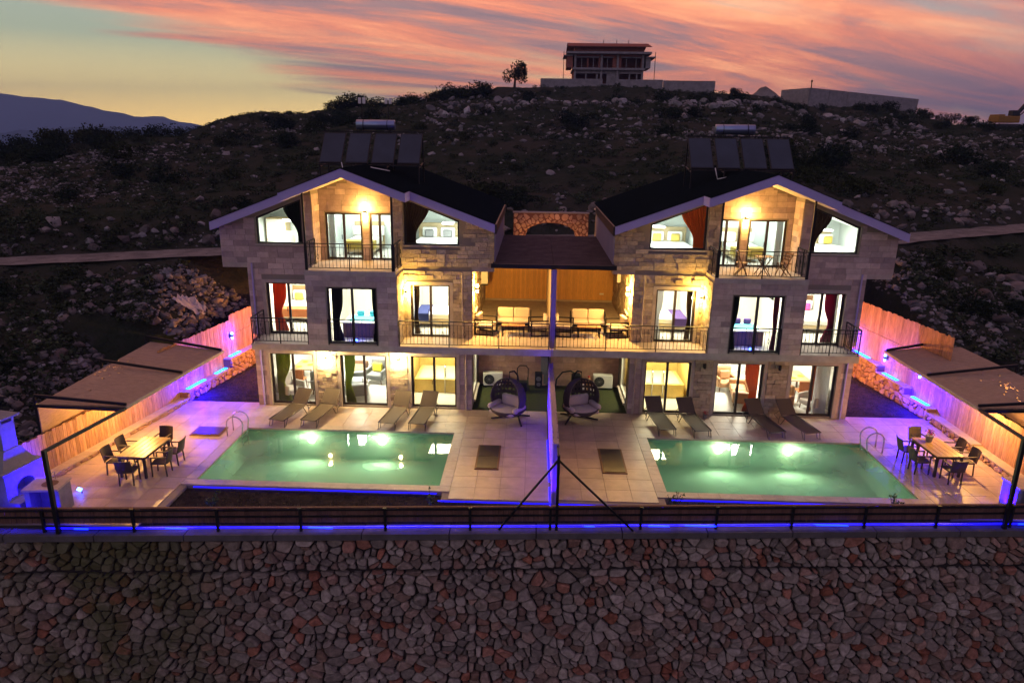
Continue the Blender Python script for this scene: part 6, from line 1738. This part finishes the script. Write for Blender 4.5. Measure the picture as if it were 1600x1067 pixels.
def crest():
    gz = 18.2
    # unfinished house
    t = thing('unfinished_house', 'unfinished two storey concrete and brick house alone on the hill crest', 'house', (8.6, 90, gz), world=True)
    x0, x1, y0 = 4.7, 15.0, 88.0; z0 = 18.6; hs = 2.2
    MB().box(x0, x1, y0+.6, y0+8, z0-1.2, z0).build('plinth', M_conc, t)
    for fl in range(2):
        zb = z0+fl*hs
        MB().box(x0-(1.2 if fl else .2), x1+(1.0 if fl else .2), y0-(.5 if fl else 0), y0+8, zb+hs-.3, zb+hs).build('floor_slab', M_conc, t)
        ops = [(.3,1.9),(2.1,3.6),(4.2,5.7),(7.0,8.5),(8.5,9.9)] if fl else [(.3,1.7),(1.9,3.3),(3.6,4.9),(6.8,8.2),(8.4,9.3),(9.5,10.1)]
        mb = MB(); a = 0
        for p, q in ops+[(10.3,10.3)]:
            if p > a: mb.box(x0+a, x0+p, y0+.62, y0+.9, zb, zb+hs-.302)
            if q > p: mb.box(x0+p, x0+q, y0+.62, y0+.9, zb+hs-.75, zb+hs-.302)
            a = q
        mb.build('front_wall', M_brickred if fl else M_conc, t)
        for p, q in ops:
            f = MB(); f.box(x0+p-.1, x0+q+.1, y0+.5, y0+.61, zb+hs-.78, zb+hs-.6); f.build('lintel', M_bbq if fl else M_conc, t)
            if fl: MB().box((x0+p+x0+q)/2-.05, (x0+p+x0+q)/2+.05, y0+.7, y0+.8, zb, zb+hs-.76).build('mullion', M_conc, t)
        mb = MB(); mb.box(x0, x0+.2, y0+.9, y0+8, zb, zb+hs-.302); mb.box(x1-.2, x1, y0+.9, y0+8, zb, zb+hs-.302); mb.box(x0+.2, x1-.2, y0+4, y0+4.2, zb, zb+hs-.302); mb.build('side_wall', M_brickred, t)
        for xx in (x0-.02, x0+3.9, x0+6.3, x1-.28): MB().box(xx, xx+.3, y0+.3, y0+.6, zb, zb+hs-.302).build('column', M_conc, t)
    zt = z0+2*hs
    MB().box(x0, x1, y0+.5, y0+8, zt+.002, zt+.75).build('parapet', M_brickred, t)
    mb = MB(); mb.prism([(y0-.6,zt+.62),(y0+3.8,zt+1.5),(y0+3.8,zt+1.62),(y0-.6,zt+.74)], 'x', x0-1.0, x1+.9); mb.prism([(y0+3.81,zt+1.5),(y0+8.6,zt+.62),(y0+8.6,zt+.74),(y0+3.81,zt+1.62)], 'x', x0-1.0, x1+.9); mb.build('roof', M_brickred, t)
    MB().box(x0-1.6, x0-.25, y0, y0+5, z0+hs+hs-.6, z0+hs+hs-.45).build('side_canopy', M_conc, t); MB().box(x1+.25, x1+1.7, y0, y0+5, z0+hs+hs-.75, z0+hs+hs-.6).build('side_canopy', M_conc, t)
    MB().box(x0-1.1, x0-.3, y0+.3, y0+5, z0+hs, z0+2*hs-.62).build('side_bay', M_brickred, t); MB().box(x1+.3, x1+1.0, y0+.3, y0+5, z0+hs, z0+2*hs-.77).build('side_bay', M_conc, t)
    for x in (x0-1.6, x1+1.6): MB().tube([(x,y0,z0-.5),(x,y0,zt)], .05, 6).build('scaffold_pole', M_iron, t)
    for x in (x0+4.5, x0+6.5, x0+8.3): MB().tube([(x,y0+3.8,zt+1.5),(x,y0+3.8,zt+2.1)], .06, 6).build('starter_bar', M_conc, t)
    # walls on the crest
    w = thing('boundary_wall', 'long pale concrete wall below the unfinished house on the crest', 'wall', (8, 86, gz), world=True)
    for a, b in ((-.3,8.8),(10.7,17.6),(17.7,25.2)): MB().box(a, b, 85.8, 86.2, 15.6, 19.05-.012*max(0, a-9)).build('wall_panel', M_conc, w)
    MB().box(8.8, 10.7, 86.0, 86.2, 15.6, 18.4).build('wall_panel', M_conc, w)
    w = thing('retaining_corner_wall', 'high concrete block corner wall on the far side of the crest', 'wall', (46, 92, 15), world=True)
    A, B, D = (37.3,93), (39.6,87.5), (57.7,92)
    for (p, q), n in (((A,B),3), ((B,D),6)):
        for i in range(n):
            a = (p[0]+(q[0]-p[0])*i/n, p[1]+(q[1]-p[1])*i/n); b = (p[0]+(q[0]-p[0])*(i+.985)/n, p[1]+(q[1]-p[1])*(i+.985)/n)
            z1, z2 = [18.3-.064*max(0, (c[0]-39.6)) for c in (a, b)]; MB().bar((a[0],a[1],z1-2.2), (b[0],b[1],z2-2.2), .3, 4.4).build('wall_panel', M_conc, w)
    p = thing('survey_post', 'thin upright post on the corner of the high concrete wall', 'post', (39.75,87.6,18.2), world=True)
    MB().tube([(39.75,87.6,18.1),(39.75,87.6,19.1)], [.09,.07], 8).build('post', M_black, p); MB().lathe([(.05,0),(.16,.12),(.12,.3),(.02,.36)], 10, (39.75,87.6,19.05)).build('head', M_black, p)
    # spoil heap
    vs = []; fs = []; n = 26
    for j in range(7):
        for i in range(n):
            a = 2*math.pi*i/n; r = (1-j/6)**.8; x = 33.8+3.6*r*math.cos(a); y = 90+3.2*r*math.sin(a); vs.append((x, y, 15.4+3.2*(j/6)**.8+.35*mnoise.noise(Vector((x*.8,y*.8,j)))))
    fs = [[j*n+i, j*n+(i+1)%n, (j+1)*n+(i+1)%n, (j+1)*n+i] for j in range(6) for i in range(n)]+[[6*n+i for i in range(n)]]
    me = bpy.data.meshes.new('spoil_heap'); me.from_pydata(vs, [], fs); me.materials.append(M_road); o = link('spoil_heap', me); o['label'] = 'heap of pale earth on the crest beside the high corner wall'; o['category'] = 'earth heap'
    # digger
    x, y = 69, 88; z = terrain_h(x, y)-.1
    t = thing('excavator', 'yellow excavator with bent dark boom at the far end of the ridge', 'excavator', (x, y, z), R(8))
    for s in (-1, 1): MB().rbox(-1.9,1.9,s*.9-.3,s*.9+.3,0,.8,.25).build('track', M_black, t)
    MB().rbox(-1.9,1.5,-1.1,1.1,.95,1.9,.12).build('body', M_yel_mach, t); MB().rbox(.2,1.4,-1.05,-.05,1.9,2.7,.1).build('cab', M_black, t); MB().rbox(-1.85,-.9,-1.0,1.0,1.9,2.1,.05).build('counterweight', M_yel_mach, t)
    MB().tube([(1.4,.2,1.6),(3.0,.2,3.6),(4.6,.2,4.3),(6.2,.2,4.0)], [.28,.30,.28,.2], 8).build('boom', M_black, t, smooth=True); MB().tube([(6.2,.2,4.2),(7.2,.2,1.4)], [.2,.14], 8).build('stick', M_black, t); MB().prism([(6.8,1.5),(7.6,1.5),(7.5,.6),(6.7,.5)], 'y', -.4, .8).build('bucket', M_black, t); MB().tube([(1.8,.2,1.5),(3.6,.2,3.1)], .08, 6).build('hydraulic_ram', M_iron, t)
    # torn sheet lying on the bank
    vs = []; fs = []; n = 12
    cx, cy = -16.0, 5.6
    for i in range(n+1):
        for j in range(n+1):
            u, v = i/n-.5, j/n-.5; px, py = cx+u*1.0+.15*v, cy+v*.7+.2*u
            vs.append((px, py, terrain_h(px, py)+.25+.22*mnoise.noise(Vector((u*5, v*5, 1)))))
    fs = [[i*(n+1)+j, (i+1)*(n+1)+j, (i+1)*(n+1)+j+1, i*(n+1)+j+1] for i in range(n) for j in range(n)]
    me = bpy.data.meshes.new('plastic_sheet'); me.from_pydata(vs, [], fs); me.materials.append(M_bag); md = link('plastic_sheet', me); md['label'] = 'crumpled pale plastic sheet lying on the rubble bank'; md['category'] = 'plastic sheet'
    sm = md.modifiers.new('thickness', 'SOLIDIFY'); sm.thickness = .01
crest()

# ================================================================== AIR
def haze():
    mb = MB(); mb.box(-4500, 4500, -1600, 3600, -91.0, 230)
    m = bpy.data.materials.new('evening_haze'); m.use_nodes = True; k = NT(m.node_tree); k.n.clear()
    v = k.node('ShaderNodeVolumePrincipled'); v.inputs['Color'].default_value = (.36,.56,1,1); v.inputs['Density'].default_value = HAZE_DENSITY; v.inputs['Anisotropy'].default_value = 0.0
    o = k.node('ShaderNodeOutputMaterial'); k.l.new(v.outputs[0], o.inputs['Volume'])
    mb.build('haze', m, None, kind='stuff')
HAZE_DENSITY = .00033
haze()
